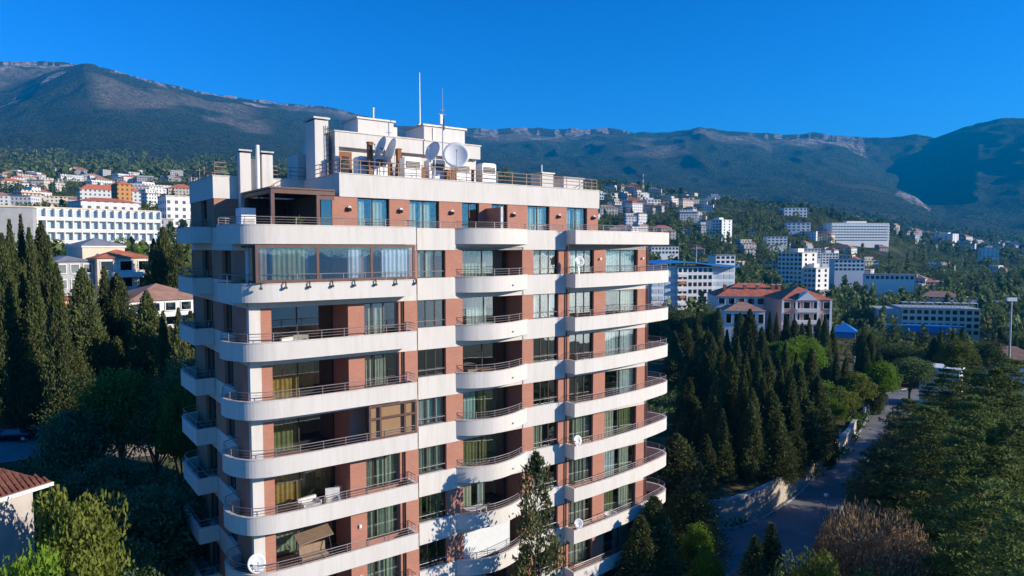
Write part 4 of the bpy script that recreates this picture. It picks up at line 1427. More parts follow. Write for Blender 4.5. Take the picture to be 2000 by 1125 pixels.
MB().box(-w / 2 + 0.5, w / 2 - 2, -0.08, -0.02, 0.6, 1.6).build('window', M['win'], e)
e, w, dp, hh = house('tiled_house', 'white walled house with red tiled roof in the bottom left corner', -140, 42, 988, 1120, 46, 7, math.radians(28), 'wall_shaded', 'hip', 'tile', rh=0.01, cat='house')
for ch in list(e.children):
    if ch.name.startswith('roof'):
        bpy.data.objects.remove(ch)
rf = hip(MB(), -w / 2, w / 2, 0, dp, hh + 0.25, 2.4, 0.5, 0.7).build('roof', M['tile_shaded'], e)
MB().box(-w / 2 - 0.75, w / 2 + 0.75, -0.75, dp + 0.75, hh + 0.01, hh + 0.22).build('eaves', M['wall_white'], e)
for xx in (w / 2 - 3.9, w / 2 - 8):
    o = MB().box(xx, xx + 1.15, -0.05, 0.1, hh - 3.4, hh - 1.7).build('window', M['win'], e)
    MB().box(xx - 0.12, xx, -0.12, 0.1, hh - 3.52, hh - 1.58).box(xx + 1.15, xx + 1.27, -0.12, 0.1, hh - 3.52, hh - 1.58).box(xx, xx + 1.15, -0.12, 0.1, hh - 1.7, hh - 1.58).box(xx, xx + 1.15, -0.16, 0.1, hh - 3.52, hh - 3.4).box(xx + 0.54, xx + 0.60, -0.09, -0.051, hh - 3.4, hh - 1.7).build('frame', M['wall_white'], o)
# tiles of its roof, one row mesh shared along each course
rows = 13
for i in range(rows):
    t0 = (i + 0.15) / rows
    yy = -0.7 + (dp / 2 + 0.7) * t0
    zz = hh + 0.27 + 2.4 * t0
    xa, xb = -w / 2 - 0.7 + (dp + 1.4) * 0.5 * t0, w / 2 + 0.7 - (dp + 1.4) * 0.5 * t0
    m = MB()
    q = xa
    while q < xb - 0.3:
        m.tube([(q + 0.14, yy - 0.05, zz + 0.03), (q + 0.14, yy + (dp / 2 + 0.7) / rows * 1.05, zz + 2.4 / rows * 1.05 + 0.01)], 0.10, 5)
        q += 0.3
    o = m.build('tile_course', M['tile_shaded'], rf)
    o['kind'] = 'stuff'

TOWN = []


def town_zone(zone, n, px0, px1, y0, y1, D0, D1, wmin, wmax, hmin, hmax, seed, mats=('far_white', 'far_white', 'far_cream', 'far_grey'), roofs=(('flat', 'roof_grey'), ('flat', 'wall_cream'), ('hip', 'tile'), ('hip', 'tile_tan')), excl=()):
    r = random.Random(seed)
    items = []
    tries = 0
    while len(items) < n and tries < 4000:
        tries += 1
        px = r.uniform(px0, px1)
        D = r.uniform(D0, D1)
        az = math.atan((px - 1000) / F)
        x, y = D * math.sin(az), D * math.cos(az)
        z = tz(x, y)
        yb = HOR - (z - EYE) / D * F / math.cos(az) ** -0
        ypx = HOR + (EYE - z) / (D * math.cos(az)) * F
        if not (y0 < ypx < y1) or any(a < px < b and c < ypx < d for a, b, c, d in excl):
            continue
        if any(abs(px - i[0]) < 5 and abs(ypx - i[1]) < 5 for i in items):
            continue
        items.append((px, ypx, D, x, y, z, r.uniform(wmin, wmax), r.uniform(hmin, hmax), r.choice(mats), r.choice(roofs), r.uniform(-0.7, 0.9)))
    items.sort()
    for i, (px, ypx, D, x, y, z, w, h, mt, (rf, rm), yaw) in enumerate(items):
        e = empty('hillside_house', (x, y, z - 1), -math.atan2(x, y) + yaw)
        colour = {'far_white': 'white', 'far_cream': 'cream', 'far_grey': 'grey', 'far_ochre': 'ochre'}[mt]
        rn = {'roof_grey': 'flat grey roof', 'wall_cream': 'flat pale roof', 'tile': 'red hipped roof', 'tile_tan': 'tan hipped roof', 'roof_blue': 'blue roof'}[rm]
        tag(e, '%s house, %s, %s from left %s' % (colour, rn, ORD[i], zone), 'house', 'houses ' + zone)
        d = w * r.uniform(0.5, 0.9)
        m = MB().box(-w / 2, w / 2, 0, d, -5, h)
        m.build('wall', M[mt], e)
        if r.random() < 0.5:
            MB().box(-w / 2 - 0.01, w * r.uniform(-0.2, 0.3), 1, d - 0.5, h + 0.5, h + r.uniform(2.5, 4)).build('upper_floor', M[mt], e)
        if rf == 'flat':
            MB().box(-w / 2 - 0.3, w / 2 + 0.3, -0.8, d + 0.3, h + 0.002, h + 0.45).build('roof', M[rm], e)
        else:
            hip(MB(), -w / 2, w / 2, 0, d, h + 0.002, min(w, d) * 0.25, 0.5, 0.6).build('roof', M[rm], e)
        TOWN.append((x, y, max(w, d)))


town_zone('above the white hotel', 48, -60, 372, 340, 412, 480, 1250, 10, 26, 5, 12, 5)
town_zone('atop the left town', 26, -40, 372, 338, 362, 950, 1500, 12, 30, 6, 12, 6)
town_zone('on the right hill', 50, 1165, 1560, 370, 470, 620, 1300, 9, 24, 6, 14, 7, excl=((1405, 1625, 395, 475),))
town_zone('in the central woods', 26, 1280, 1760, 440, 560, 380, 900, 9, 18, 5, 9, 8)
town_zone('in the far valley', 40, 1700, 2040, 440, 500, 1300, 2050, 12, 32, 6, 15, 9)
town_zone('in the right suburb', 30, 1600, 2030, 490, 630, 420, 900, 9, 22, 4, 9, 10)

town_zone('in the farthest valley', 48, 1640, 2050, 425, 485, 1700, 2080, 9, 24, 4, 10, 12)
town_zone('right above the hotel roof', 40, -60, 375, 372, 420, 330, 560, 8, 18, 5, 9, 13, mats=('far_white', 'far_white', 'far_cream'))

# landmarks on the hill to the right
L = [
    ('tower_block', 'white residential tower with vertical stripes, tallest on the right hill', 1258, 1290, 390, 440, 900, 20, 20, 9, 5),
    ('apartment_block', 'white mid-rise block at the left end of the hill quarter', 1198, 1226, 394, 420, 950, 20, 25, 5, 5),
    ('apartment_block', 'white mid-rise block between the striped tower and left hill block', 1228, 1254, 401, 428, 920, 16, 25, 5, 5),
    ('apartment_block', 'cream narrow block peeking out right behind the roof parapet', 1170, 1184, 377, 410, 900, 14, 20, 5, 3),
    ('apartment_block', 'low pale block below the hill quarter, long with flat roof', 1340, 1382, 413, 430, 930, 16, 15, 3, 8),
    ('apartment_block', 'blue grey stepped block in the woods, white on its right side', 1376, 1412, 430, 458, 720, 16, -38, 5, 5),
    ('office_block', 'brown and cream office block on the wooded crest', 1534, 1574, 406, 424, 1050, 20, 20, 3, 6),
    ('clinic', 'long white sanatorium with many balconies on the wooded crest', 1627, 1734, 436, 468, 900, 18, 34, 6, 20),
    ('slab_block', 'blue grey slab block taller part, behind the red roofed mansion', 1516, 1566, 494, 572, 430, 14, -35, 9, 6),
    ('slab_block', 'blue grey slab block lower part, right of its taller part', 1560, 1593, 524, 572, 425, 12, -35, 5, 4),
    ('apartment_block', 'white corner block with stripes above the slab block', 1572, 1602, 486, 505, 620, 12, 25, 4, 5),
    ('apartment_block', 'white striped block right of the slab block in the woods', 1608, 1636, 495, 516, 640, 12, 25, 4, 5),
    ('tower_block', 'lone grey and white tower far out in the right valley', 1828, 1856, 457, 488, 1500, 22, -25, 9, 4),
    ('apartment_block', 'round-cornered white block at the far right of the valley', 1922, 1946, 484, 503, 1100, 14, 20, 4, 4),
    ('apartment_block', 'white stepped house with terraces below the crest office', 1540, 1580, 435, 452, 850, 12, 15, 3, 5),
    ('apartment_block', 'white terraced house left in the woods under the crest', 1500, 1536, 462, 478, 700, 12, 20, 3, 5),
    ('apartment_block', 'pale house with pink roofs in woods left of the clinic lawn', 1634, 1684, 507, 530, 560, 12, 20, 3, 7),
    ('apartment_block', 'low white hall with flat roof in the woods, long and narrow', 1700, 1775, 537, 548, 520, 10, 10, 1, 10),
    ('apartment_block', 'low white building behind the blue roofed hotel at the tall block', 1272, 1326, 482, 497, 500, 12, 20, 2, 8),
    ('apartment_block', 'small white annex block above the blue roof', 1398, 1436, 499, 516, 330, 9, 25, 2, 4),
]
for nm, lab, a, b, yt, yb, D, dep, yaw, fl, by in L:
    e, w, dp, hh = house(nm, lab, a, b, yt, yb, D, dep, math.radians(yaw), 'wall_white', 'flat', 'wall_cream' if fl > 3 else 'roof_grey', fl, by, balc='wall_white' if nm == 'clinic' else False, winmat='winblue' if nm == 'clinic' else 'win', sink=14, side_bays=2 if fl > 3 else 0)
    TOWN.append((e.location.x, e.location.y, max(w, dp) * 1.1))
    if fl >= 4:
        MB().box(-w * 0.2, w * 0.15, dp * 0.3, dp * 0.7, hh + 0.41, hh + 2.6).build('roof_house', M['wall_white'], e)

# hotel under a wavy blue roof
e, w, dp, hh = house('blue_roof_hotel', 'white hotel with blue overhanging roof right behind the tall block', 1322, 1392, 521, 604, 270, 16, math.radians(24), floors=6, bays=7, side_bays=3, frames=False)
for ch in list(e.children):
    if ch.name.startswith('roof'):
        bpy.data.objects.remove(ch)
v = []
for i in range(13):
    xx = -17 + 34 * i / 12
    zz = hh + 1.2 + 0.9 * math.sin(i / 12 * math.pi * 1.6)
    v += [(xx, -2.2, zz), (xx, dp + 1, zz + 0.3), (xx, -2.2, zz - 0.5), (xx, dp + 1, zz - 0.2)]
f = []
for i in range(12):
    a, b = 4 * i, 4 * i + 4
    f += [(a, b, b + 1, a + 1), (a + 2, a + 3, b + 3, b + 2), (a, a + 2, b + 2, b), (a + 1, b + 1, b + 3, a + 3)]
MB().add(v, f + [(0, 1, 3, 2), (48, 50, 51, 49)]).build('roof', M['roof_blue'], e)
for x0, x1 in ((-17, -w / 2 - 0.01), (w / 2 + 0.01, 16.4)):
    wing = MB().box(x0, x1, 1.0, dp, -5, hh + 0.3).build('wing', M['wall_white'], e)
    for i in range(6):
        for j in range(4):
            q = bpy.data.objects.new('window', win_mesh((x1 - x0) / 4 * 0.8, hh / 6 * 0.62, 'winblue'))
            COL.objects.link(q)
            q.parent = wing
            q.location = (x0 + (x1 - x0) * (j + 0.5) / 4, 0.97, hh / 6 * i + 0.7)
for i in range(5):
    MB().box(-w / 2 - 0.1, -w / 2 + 3.2, -1.0, -0.1, hh * i / 6 + 1.6, hh * i / 6 + 2.6).build('balcony', M['far_ochre'] if i % 2 else M['wall_white'], e)
TOWN.append((e.location.x, e.location.y, 34))
MB().tube([(3, 6, hh), (3, 6, hh + 8)], 0.12, 6).build('pole', M['steel'], e)

# mansion with red roofs
e, w, dp, hh = house('mansion', 'large pink and white mansion with red hipped roofs and white gable', 1530, 1618, 562, 655, 222, 17, math.radians(20), 'wall_pink', 'hip', 'tile', floors=3, bays=5, rh=3.6, cat='house', frames=True)
MB().add([(-3, -0.6, hh - 0.1), (3, -0.6, hh - 0.1), (0, -0.6, hh + 2.4), (-3, 3, hh - 0.1), (3, 3, hh - 0.1), (0, 3, hh + 2.4)], [(0, 1, 2), (3, 5, 4), (0, 2, 5, 3), (1, 4, 5, 2), (0, 3, 4, 1)]).build('gable', M['wall_white'], e)
MB().box(-3.2, 3.2, -1.8, -0.1, hh * 0.33, hh * 0.33 + 1.0).build('balcony', M['wall_white'], e)
MB().box(-3.2, 3.2, -1.8, -0.1, hh * 0.66, hh * 0.66 + 1.0).build('balcony', M['wall_white'], e)
for sx in (-w / 2, -3.3, 3.0, w / 2 - 0.6):
    MB().box(sx, sx + 0.6, -0.3, -0.02, -4, hh - 0.01).build('pilaster', M['wall_white'], e)
TOWN.append((e.location.x, e.location.y, 22))
e, w, dp, hh = house('mansion_wing', 'long red roofed wing with chimneys on the left of the pink mansion', 1405, 1545, 555, 640, 236, 17, math.radians(14), 'wall_white', 'hip', 'tile', floors=3, bays=8, rh=4.0, cat='house', frames=True)
for xx in (-9, -2.5, 1.5, 6.5, 8.5):
    o = MB().box(xx - 0.5, xx + 0.5, 4, 5, hh + 0.5, hh + 3.6).build('chimney', M['tile'], e)
    MB().box(xx - 0.6, xx + 0.6, 3.9, 5.1, hh + 3.602, hh + 3.8).build('cap', M['wall_white'], o)
TOWN.append((e.location.x, e.location.y, 26))
house('lodge', 'low white lodge with brown red roof before the long red roofed wing', 1418, 1490, 592, 640, 205, 9, math.radians(10), 'wall_white', 'hip', 'tile_tan', floors=1, bays=5, rh=2.2, cat='house', frames=True)

# beige stepped building with blue skirt
e, w, dp, hh = house('beige_hotel', 'beige four storey hotel with roof pergolas and blue canopy', 1778, 1893, 604, 655, 330, 16, math.radians(16), 'wall_cream', 'flat', 'wall_grey', floors=4, bays=11, cat='building')
MB().box(-w / 2 - 9, -w / 2 - 0.01, 0.5, dp, -6, hh - 0.3).build('end_wing', M['wall_grey'], e)
MB().box(-w / 2 - 9, w / 2 - 7, -6, -0.3, 1.6, 4.4).build('canopy', M['roof_blue'], e)
for i in range(9):
    xx = -w / 2 + w * (i + 0.5) / 9
    MB().box(xx - 1.1, xx + 1.1, 1, 4, hh + 2.4, hh + 2.6).box(xx - 1.05, xx - 0.9, 1.1, 1.25, hh + 0.4, hh + 2.4).box(xx + 0.9, xx + 1.05, 1.1, 1.25, hh + 0.4, hh + 2.4).build('pergola', M['wall_white'], e)
TOWN.append((e.location.x, e.location.y, 34))
e, w, dp, hh = house('blue_tent_pavilion', 'blue peaked tent pavilion beside the pink mansion', 1630, 1668, 632, 652, 215, 6.2, 0, 'roof_blue', 'hip', 'roof_blue', rh=2.4, cat='pavilion', sink=1.0)
for xx in (-w / 2 + 0.2, w / 2 - 0.2):
    MB().tube([(xx, -0.2, -8), (xx, -0.2, hh)], 0.12, 6).build('post', M['metalwhite'], e)
TOWN.append((e.location.x, e.location.y, 10))
e, w, dp, hh = house('gate_lodge', 'small white lodge with curved parapet at the end of the road', 1805, 1862, 722, 756, 152, 5, math.radians(-8), 'wall_white', 'flat', 'wall_white', cat='house')
MB().box(-0.5, 0.6, -0.06, 0.1, hh * 0.2, hh * 0.62).build('window', M['win'], e)
MB().add([(-w / 2, -0.3, hh), (-w / 2 + 1.2, -0.3, hh + 0.9), (-w / 2 + 1.2, 0.2, hh + 0.9), (-w / 2, 0.2, hh), (-w / 2 + 2.4, -0.3, hh), (-w / 2 + 2.4, 0.2, hh)], [(0, 4, 1), (3, 2, 5), (0, 1, 2, 3), (1, 4, 5, 2), (0, 3, 5, 4)]).build('curved_parapet', M['wall_white'], e)
house('tan_roof_house', 'low house with broad tan tiled roof at the right edge', 1918, 2030, 682, 718, 190, 12, math.radians(12), 'wall_white', 'hip', 'tile_tan', floors=1, bays=6, rh=3.2, cat='house')
house('glass_pavilion', 'pale grey domed pavilion near the right edge beyond the trees', 1890, 1975, 588, 625, 420, 14, math.radians(10), 'wall_grey', 'hip', 'roof_grey', floors=2, bays=8, rh=3.0, cat='building')
# radio mast on the hill
b = pos(1256, 376, 1150)
e = tag(empty('radio_mast', (b.x, b.y, b.z - 2)), 'red and white lattice radio mast on the hill top', 'mast')
for i in range(7):
    r0, r1 = 1.4 - 0.17 * i, 1.4 - 0.17 * (i + 1)
    m = MB()
    z0, z1 = 4.6 * i, 4.6 * (i + 1)
    for sx, sy in ((-1, -1), (1, -1), (1, 1), (-1, 1)):
        m.tube([(sx * r0, sy * r0, z0), (sx * r1, sy * r1, z1)], 0.22, 4)
        m.tube([(sx * r0, sy * r0, z0), (-sy * r1, sx * r1, z1)], 0.14, 4)
    m.build('mast_section', M['tile'] if i % 2 else M['wall_white'], e)
house('mast_building', 'ochre walled building at the foot of the radio mast', 1226, 1258, 363, 377, 1150, 14, 0.3, 'far_ochre', 'flat', 'tile_tan')
house('construction_block', 'orange brown unfinished block with tower in the left town', 232, 256, 352, 375, 560, 10, 0.4, 'far_ochre', 'hip', 'tile', rh=3)
house('red_roof_hall', 'long building with orange red roof in the left town', 172, 262, 361, 378, 640, 12, 0.2, 'far_white', 'hip', 'tile', rh=4.5)
house('terrace_block', 'white block with red roof edge directly above the long white hotel', 172, 262, 385, 415, 330, 14, 0.35, 'far_white', 'hip', 'tile', rh=2.0)
house('concrete_frame', 'unfinished concrete frame building beside the hotel end', 284, 334, 428, 470, 330, 12, 0.2, 'far_grey', 'flat', 'wall_grey')
house('white_block', 'white block with dark window stripes left of the tall block', 330, 376, 384, 430, 340, 12, 0.3, 'far_white', 'flat', 'wall_cream')
# floodlight mast
b = pos(1972, 680, 190)
e = tag(empty('floodlight_mast', (b.x, b.y, tz(b.x, b.y) - 0.3)), 'tall thin floodlight mast at the right edge', 'floodlight')
hgt = pos(1972, 588, 190).z - e.location.z
MB().tube([(0, 0, 0), (0, 0, hgt)], 0.28, 8, r1=0.14).build('pole', M['steel'], e)
MB().box(-1.1, 1.1, -0.2, 0.2, hgt, hgt + 0.8).build('lamp_head', M['metalwhite'], e)

# ------------------------------------------------------------------ road, walls, yard
ra = [on_ground(*p) for p in [(1330, 1250), (1385, 1050), (1440, 1034), (1500, 1010), (1560, 970), (1600, 930), (1650, 889), (1690, 830), (1706, 790), (1726, 768), (1775, 745)]]
rb = [on_ground(*p) for p in [(1700, 1300), (1640, 1125), (1630, 1050), (1640, 1000), (1665, 950), (1690, 910), (1730, 860), (1775, 810), (1800, 785), (1830, 765), (1850, 752)]]


def m_asphalt():
    n = N('asphalt')
    v = n.wpos()
    c = n.mix(n.ramp(n.noise(v, 0.35, 5), [(0.35, 0.0), (0.7, 1.0)]), (0.15, 0.148, 0.15), (0.25, 0.245, 0.24))
    return n.bsdf(c, 0.85, 0.2, 0, n.noise(v, 18, 3), 0.2, 0.01)


M['asphalt'] = m_asphalt()


def drape(name, A_, B_, lift, mat, k=6, nx=6):
    A_ = catmull([tuple(p) for p in A_], k)
    B_ = catmull([tuple(p) for p in B_], k)
    v, f = [], []
    for a, b in zip(A_, B_):
        for j in range(nx + 1):
            t = j / nx
            x, y = a[0] + (b[0] - a[0]) * t, a[1] + (b[1] - a[1]) * t
            v.append((x, y, tz(x, y) + lift))
    for i in range(len(A_) - 1):
        for j in range(nx):
            q = i * (nx + 1) + j
            f.append((q, q + 1, q + nx + 2, q + nx + 1))
    o = MB().add(v, f).build(name, mat)
    o['kind'] = 'structure'
    return A_, B_


RA, RB = drape('road', ra, rb, 0.06, M['asphalt'])
for nm, pth, t in (('kerb', RA, -0.22), ('kerb', RB, 0.22)):
    v, f = [], []
    o2 = offset([p[:2] for p in pth], -t)
    for p, q in zip(pth, o2):
        z = tz(p[0], p[1])
        v += [(p[0], p[1], z - 0.1), (p[0], p[1], z + 0.2), (q[0], q[1], z + 0.2), (q[0], q[1], z - 0.1)]
    for i in range(len(pth) - 1):
        a = 4 * i
        f += [(a + j, a + 4 + j, a + 4 + (j + 1) % 4, a + (j + 1) % 4) for j in range(4)]
    o = MB().add(v, f).build(nm, M['wall_grey'])
    o['kind'] = 'structure'
n = N('stone_wall')
br = n.n('TexVoronoi')
br.inputs['Scale'].default_value = 1.6
n.l(n.wpos((1, 1, 1.6)), br.inputs['Vector'])
cc = n.mix(n.ramp(br.outputs['Distance'], [(0.0, 0.0), (0.5, 1.0)]), (0.64, 0.56, 0.46), (0.45, 0.39, 0.31))
M['stone'] = n.bsdf(cc, 0.9, 0.1, 0, br.outputs['Distance'], -0.6, 0.06)
# retaining wall beside the road
wp = [tuple(on_ground(*p)) for p in [(1300, 1042), (1385, 1036), (1440, 1028), (1500, 1003), (1560, 963), (1600, 923), (1650, 883), (1672, 850)]]
wpath = catmull([p[:2] for p in wp], 6)
hts = np.interp(np.linspace(0, 1, len(wpath)), [0, 0.5, 1], [2.9, 3.2, 2.3])
e = empty('retaining_wall', (wpath[8][0], wpath[8][1], 0))
tag(e, 'pale stone retaining wall curving along the roadside below cypresses', 'wall')
seg = 6
off = e.location
for i in range(0, len(wpath) - 1, seg):
    pth = wpath[i:i + seg + 1]
    hgt = float(np.mean(hts[i:i + seg + 1]))
    loc = [(p[0] - off.x, p[1] - off.y) for p in pth]
    MB().strip(loc, 0.45, -1.0, hgt).build('wall_panel', M['stone'], e)
    MB().strip(offset(loc, -0.06), 0.57, hgt + 0.002, hgt + 0.14).build('coping', M['wall_grey'], e)
# bank of earth behind it
bk = offset(wpath, 0.4)
bk2 = offset(wpath, 9)
bk3 = offset(wpath, 34)
v, f = [], []
for i, (a, b, c, hq) in enumerate(zip(bk, bk2, bk3, hts)):
    v += [(a[0], a[1], hq - 0.15), (b[0], b[1], hq + 0.2 + 0.4 * math.sin(i)), (c[0], c[1], -0.5)]
for i in range(len(bk) - 1):
    for j in (0, 1):
        q = 3 * i + j
        f.append((q, q + 3, q + 4, q + 1))
n = N('bank_soil')
n.bsdf(n.mix(n.ramp(n.noise(n.wpos(), 0.8, 5), [(0.4, 0), (0.6, 1)]), (0.05, 0.05, 0.022), (0.16, 0.12, 0.06)), 0.95, 0.05, 0, n.noise(n.wpos(), 3), 0.6, 0.1)
o = MB().add(v, f).build('earth_bank', n.m, None, True)
o['kind'] = 'structure'
# far white roadside wall
wp = [tuple(on_ground(*p))[:2] for p in [(1690, 815), (1703, 795), (1722, 772)]]
e = tag(empty('white_roadside_wall', (wp[0][0], wp[0][1], 0)), 'short white wall at the far bend of the road', 'wall')
MB().strip([(p[0] - wp[0][0], p[1] - wp[0][1]) for p in wp], 0.4, -0.5, 1.6).build('panel', M['wall_white'], e)
MB().strip([(p[0] - wp[0][0], p[1] - wp[0][1]) for p in offset(wp, -0.06)], 0.52, 1.602, 1.72).build('coping', M['wall_grey'], e)


# yard on the left: lawn, drive and a parked car
def patch(name, pix, z, lift, mat):
    pts = [on_ground(p[0], p[1], z) for p in pix]
    v = [(p.x, p.y, tz(p.x, p.y) + lift) for p in pts]
    c = sum((Vector(q) for q in v), Vector()) / len(v)
    v.append((c.x, c.y, tz(c.x, c.y) + lift))
    nn = len(pix)
    m = MB().add(v, [(i, (i + 1) % nn, nn) for i in range(nn)]).mesh(name)
    import bmesh
    bm = bmesh.new()
    bm.from_mesh(m)
    bmesh.ops.subdivide_edges(bm, edges=bm.edges[:], cuts=5, use_grid_fill=True)
    for q in bm.verts:
        q.co.z = tz(q.co.x, q.co.y) + lift
    bm.to_mesh(m)
    bm.free()
    o = obj(name, m, mat)
    o['kind'] = 'structure'
    return o


n = N('lawn_grass')
n.bsdf(n.mix(n.ramp(n.noise(n.wpos(), 2.5, 5), [(0.35, 0), (0.7, 1)]), (0.05, 0.11, 0.012), (0.12, 0.20, 0.025)), 0.9, 0.1, 0, n.noise(n.wpos(), 9), 0.8, 0.1)
patch('lawn', [(-60, 800), (60, 805), (45, 845), (10, 868), (-60, 872)], 5.0, 0.10, n.m)
patch('driveway', [(-80, 872), (10, 869), (48, 846), (90, 850), (80, 915), (-80, 940)], 4.6, 0.06, M['asphalt'])
n = N('pale_gravel')
n.bsdf(n.mix(n.noise(n.wpos(), 1.5), (0.32, 0.26, 0.20), (0.48, 0.40, 0.32)), 0.95, 0.05, 0, n.noise(n.wpos(), 20), 0.4, 0.03)
patch('gravel_path', [(195, 850), (340, 838), (345, 900), (200, 912)], 4.6, 0.06, n.m)

# car
cp = on_ground(28, 896, 4.4)
M['carpaint'] = plain('dark_blue_paint', (0.012, 0.016, 0.035), 0.2, 0.6, 0.3, 0.05)
car = tag(empty('parked_car', (cp.x, cp.y, tz(cp.x, cp.y) + 0.07), math.radians(12)), 'dark blue car parked on the driveway at the left edge', 'car')
sec = [(-2.2, 0.55, 0.75), (-2.1, 0.3, 0.88), (-1.3, 0.28, 0.95), (-0.7, 0.28, 1.42), (0.9, 0.28, 1.46), (1.7, 0.3, 1.0), (2.15, 0.35, 0.92), (2.25, 0.5, 0.7)]
v, f = [], []
for x, zb, zt in sec:
    hw = 0.86 if abs(x) < 2.15 else 0.7
    tw = hw - (0.22 if zt > 1.2 else 0.06)
    v += [(x, -hw, zb), (x, -hw, min(zt, 0.86)), (x, -tw, zt), (x, tw, zt), (x, hw, min(zt, 0.86)), (x, hw, zb)]
for i in range(len(sec) - 1):
    for j in range(6):
        a, b = 6 * i + j, 6 * i + (j + 1) % 6
        f.append((a, b, b + 6, a + 6))
f += [tuple(range(6))[::-1], tuple(range(6 * len(sec) - 6, 6 * len(sec)))]
MB().add(v, f).build('body', M['carpaint'], car, True)
for sy in (-1, 1):
    MB().add([(-0.95, sy * 0.85, 0.92), (1.3, sy * 0.85, 0.94), (0.85, sy * 0.69, 1.38), (-0.62, sy * 0.69, 1.36)], [(0, 1, 2, 3)]).build('side_window', M['win'], car)
    for xx in (-1.35, 1.4):
        wv = MB()
        wv.tube([(xx, sy * 0.72, 0.32), (xx, sy * 0.90, 0.32)], 0.32, 16)
        q = wv.build('wheel', M['black'], car)
        MB().tube([(xx, sy * 0.86, 0.32), (xx, sy * 0.915, 0.32)], 0.2, 12).build('rim', M['steel'], q)
    MB().box(-2.27, -2.18, sy * 0.45, sy * 0.72, 0.6, 0.74).build('headlight', M['metalwhite'], car)
MB().add([(-1.32, -0.62, 0.99), (-1.32, 0.62, 0.99), (-0.74, 0.58, 1.40), (-0.74, -0.58, 1.40)], [(0, 1, 2, 3)]).build('windscreen', M['win'], car)
# street lamps along the road
for i, (px, py, lab) in enumerate([(1612, 1050, 'globe street lamp beside the brown bare tree'), (1478, 985, 'thin street lamp standing above the stone wall'), (1695, 800, 'small street lamp at the far bend of the road')]):
    b = on_ground(px, py)
    e = tag(empty('street_lamp', (b.x, b.y, tz(b.x, b.y))), lab, 'street lamp', 'street lamps along the road')
    MB().tube([(0, 0, 0), (0, 0, 4.2)], 0.07, 8, r1=0.045).build('pole', M['steel'], e)
    m = MB()
    ringz = [(0.0, 0.06), (0.08, 0.2), (0.22, 0.27), (0.38, 0.2), (0.46, 0.04)]
    v, f = [], []
    for zz, r in ringz:
        for j in range(10):
            v.append((r * math.cos(j * 0.6283), r * math.sin(j * 0.6283), 4.2 + zz))
    for a in range(4):
        for j in range(10):
            f.append((a * 10 + j, a * 10 + (j + 1) % 10, a * 10 + 10 + (j + 1) % 10, a * 10 + 10 + j))
    m.add(v, f).build('globe', M['metalwhite'], e, True)
e = tag(empty('flat_canopy', tuple(pos(335, 1108, 52))), 'pale flat entrance canopy at the foot of the tall block', 'canopy')
MB().box(-3, 3.2, -2, 3, -0.15, 0.12).build('slab', M['wall_white'], e)
for sx in (-2.7, 2.9):
    MB().tube([(sx, -1.7, -0.152), (sx, -1.7, -e.location.z)], 0.1, 8).build('post', M['steel'], e)
e = tag(empty('white_post', tuple(pos(97, 588, 118))), 'slim white post standing by the red awning', 'post')
MB().tube([(0, 0, -3), (0, 0, 5.2)], 0.14, 8).build('pole', M['metalwhite'], e)
MB().tube([(0, 0, 5.2), (0, 0, 5.35)], 0.2, 8).build('cap', M['metalwhite'], e)
#TREES
# ------------------------------------------------------------------ trees
R = np.random.default_rng(21)


def unit(v):
    return v / np.maximum(np.linalg.norm(v, axis=-1, keepdims=True), 1e-9)


def tufts(P, Dr, L, W, rg):
    """diamond-shaped leaf sprays at P along Dr"""
    n = len(P)
    side = unit(np.cross(Dr, unit(rg.normal(size=(n, 3)))))
    L, W = np.broadcast_to(L, n)[:, None], np.broadcast_to(W, n)[:, None]
    v = np.stack([P - Dr * L * 0.5, P + side * W * 0.5 + Dr * L * 0.05, P + Dr * L * 0.5, P - side * W * 0.5 + Dr * L * 0.05], 1)
    f = np.arange(4 * n).reshape(n, 4)
    return v.reshape(-1, 3), f


def crown_mesh(name, P, Dr, L, W, tint, mat, rg):
    v, f = tufts(P, Dr, L, W, rg)
    me = mesh_np(name, v, f, np.repeat(np.clip(tint, 0, 1), 4))
    me.materials.append(M[mat])
    return me


def trunk_mesh(name, h, r, limbs=()):
    m = MB()
    m.tube([(0, 0, -1.5), (0.02 * h, 0.01 * h, h * 0.4), (0, 0.015 * h, h * 0.8)], r, 8, r1=r * 0.25)
    for (z, dx, dy, dz, rr) in limbs:
        m.tube([(0.01 * h, 0, z), (dx * 0.55, dy * 0.55, z + dz * 0.45), (dx, dy, z + dz)], rr, 5, r1=rr * 0.3)
    me = m.mesh(name)
    me.materials.append(M['bark'])
    return me


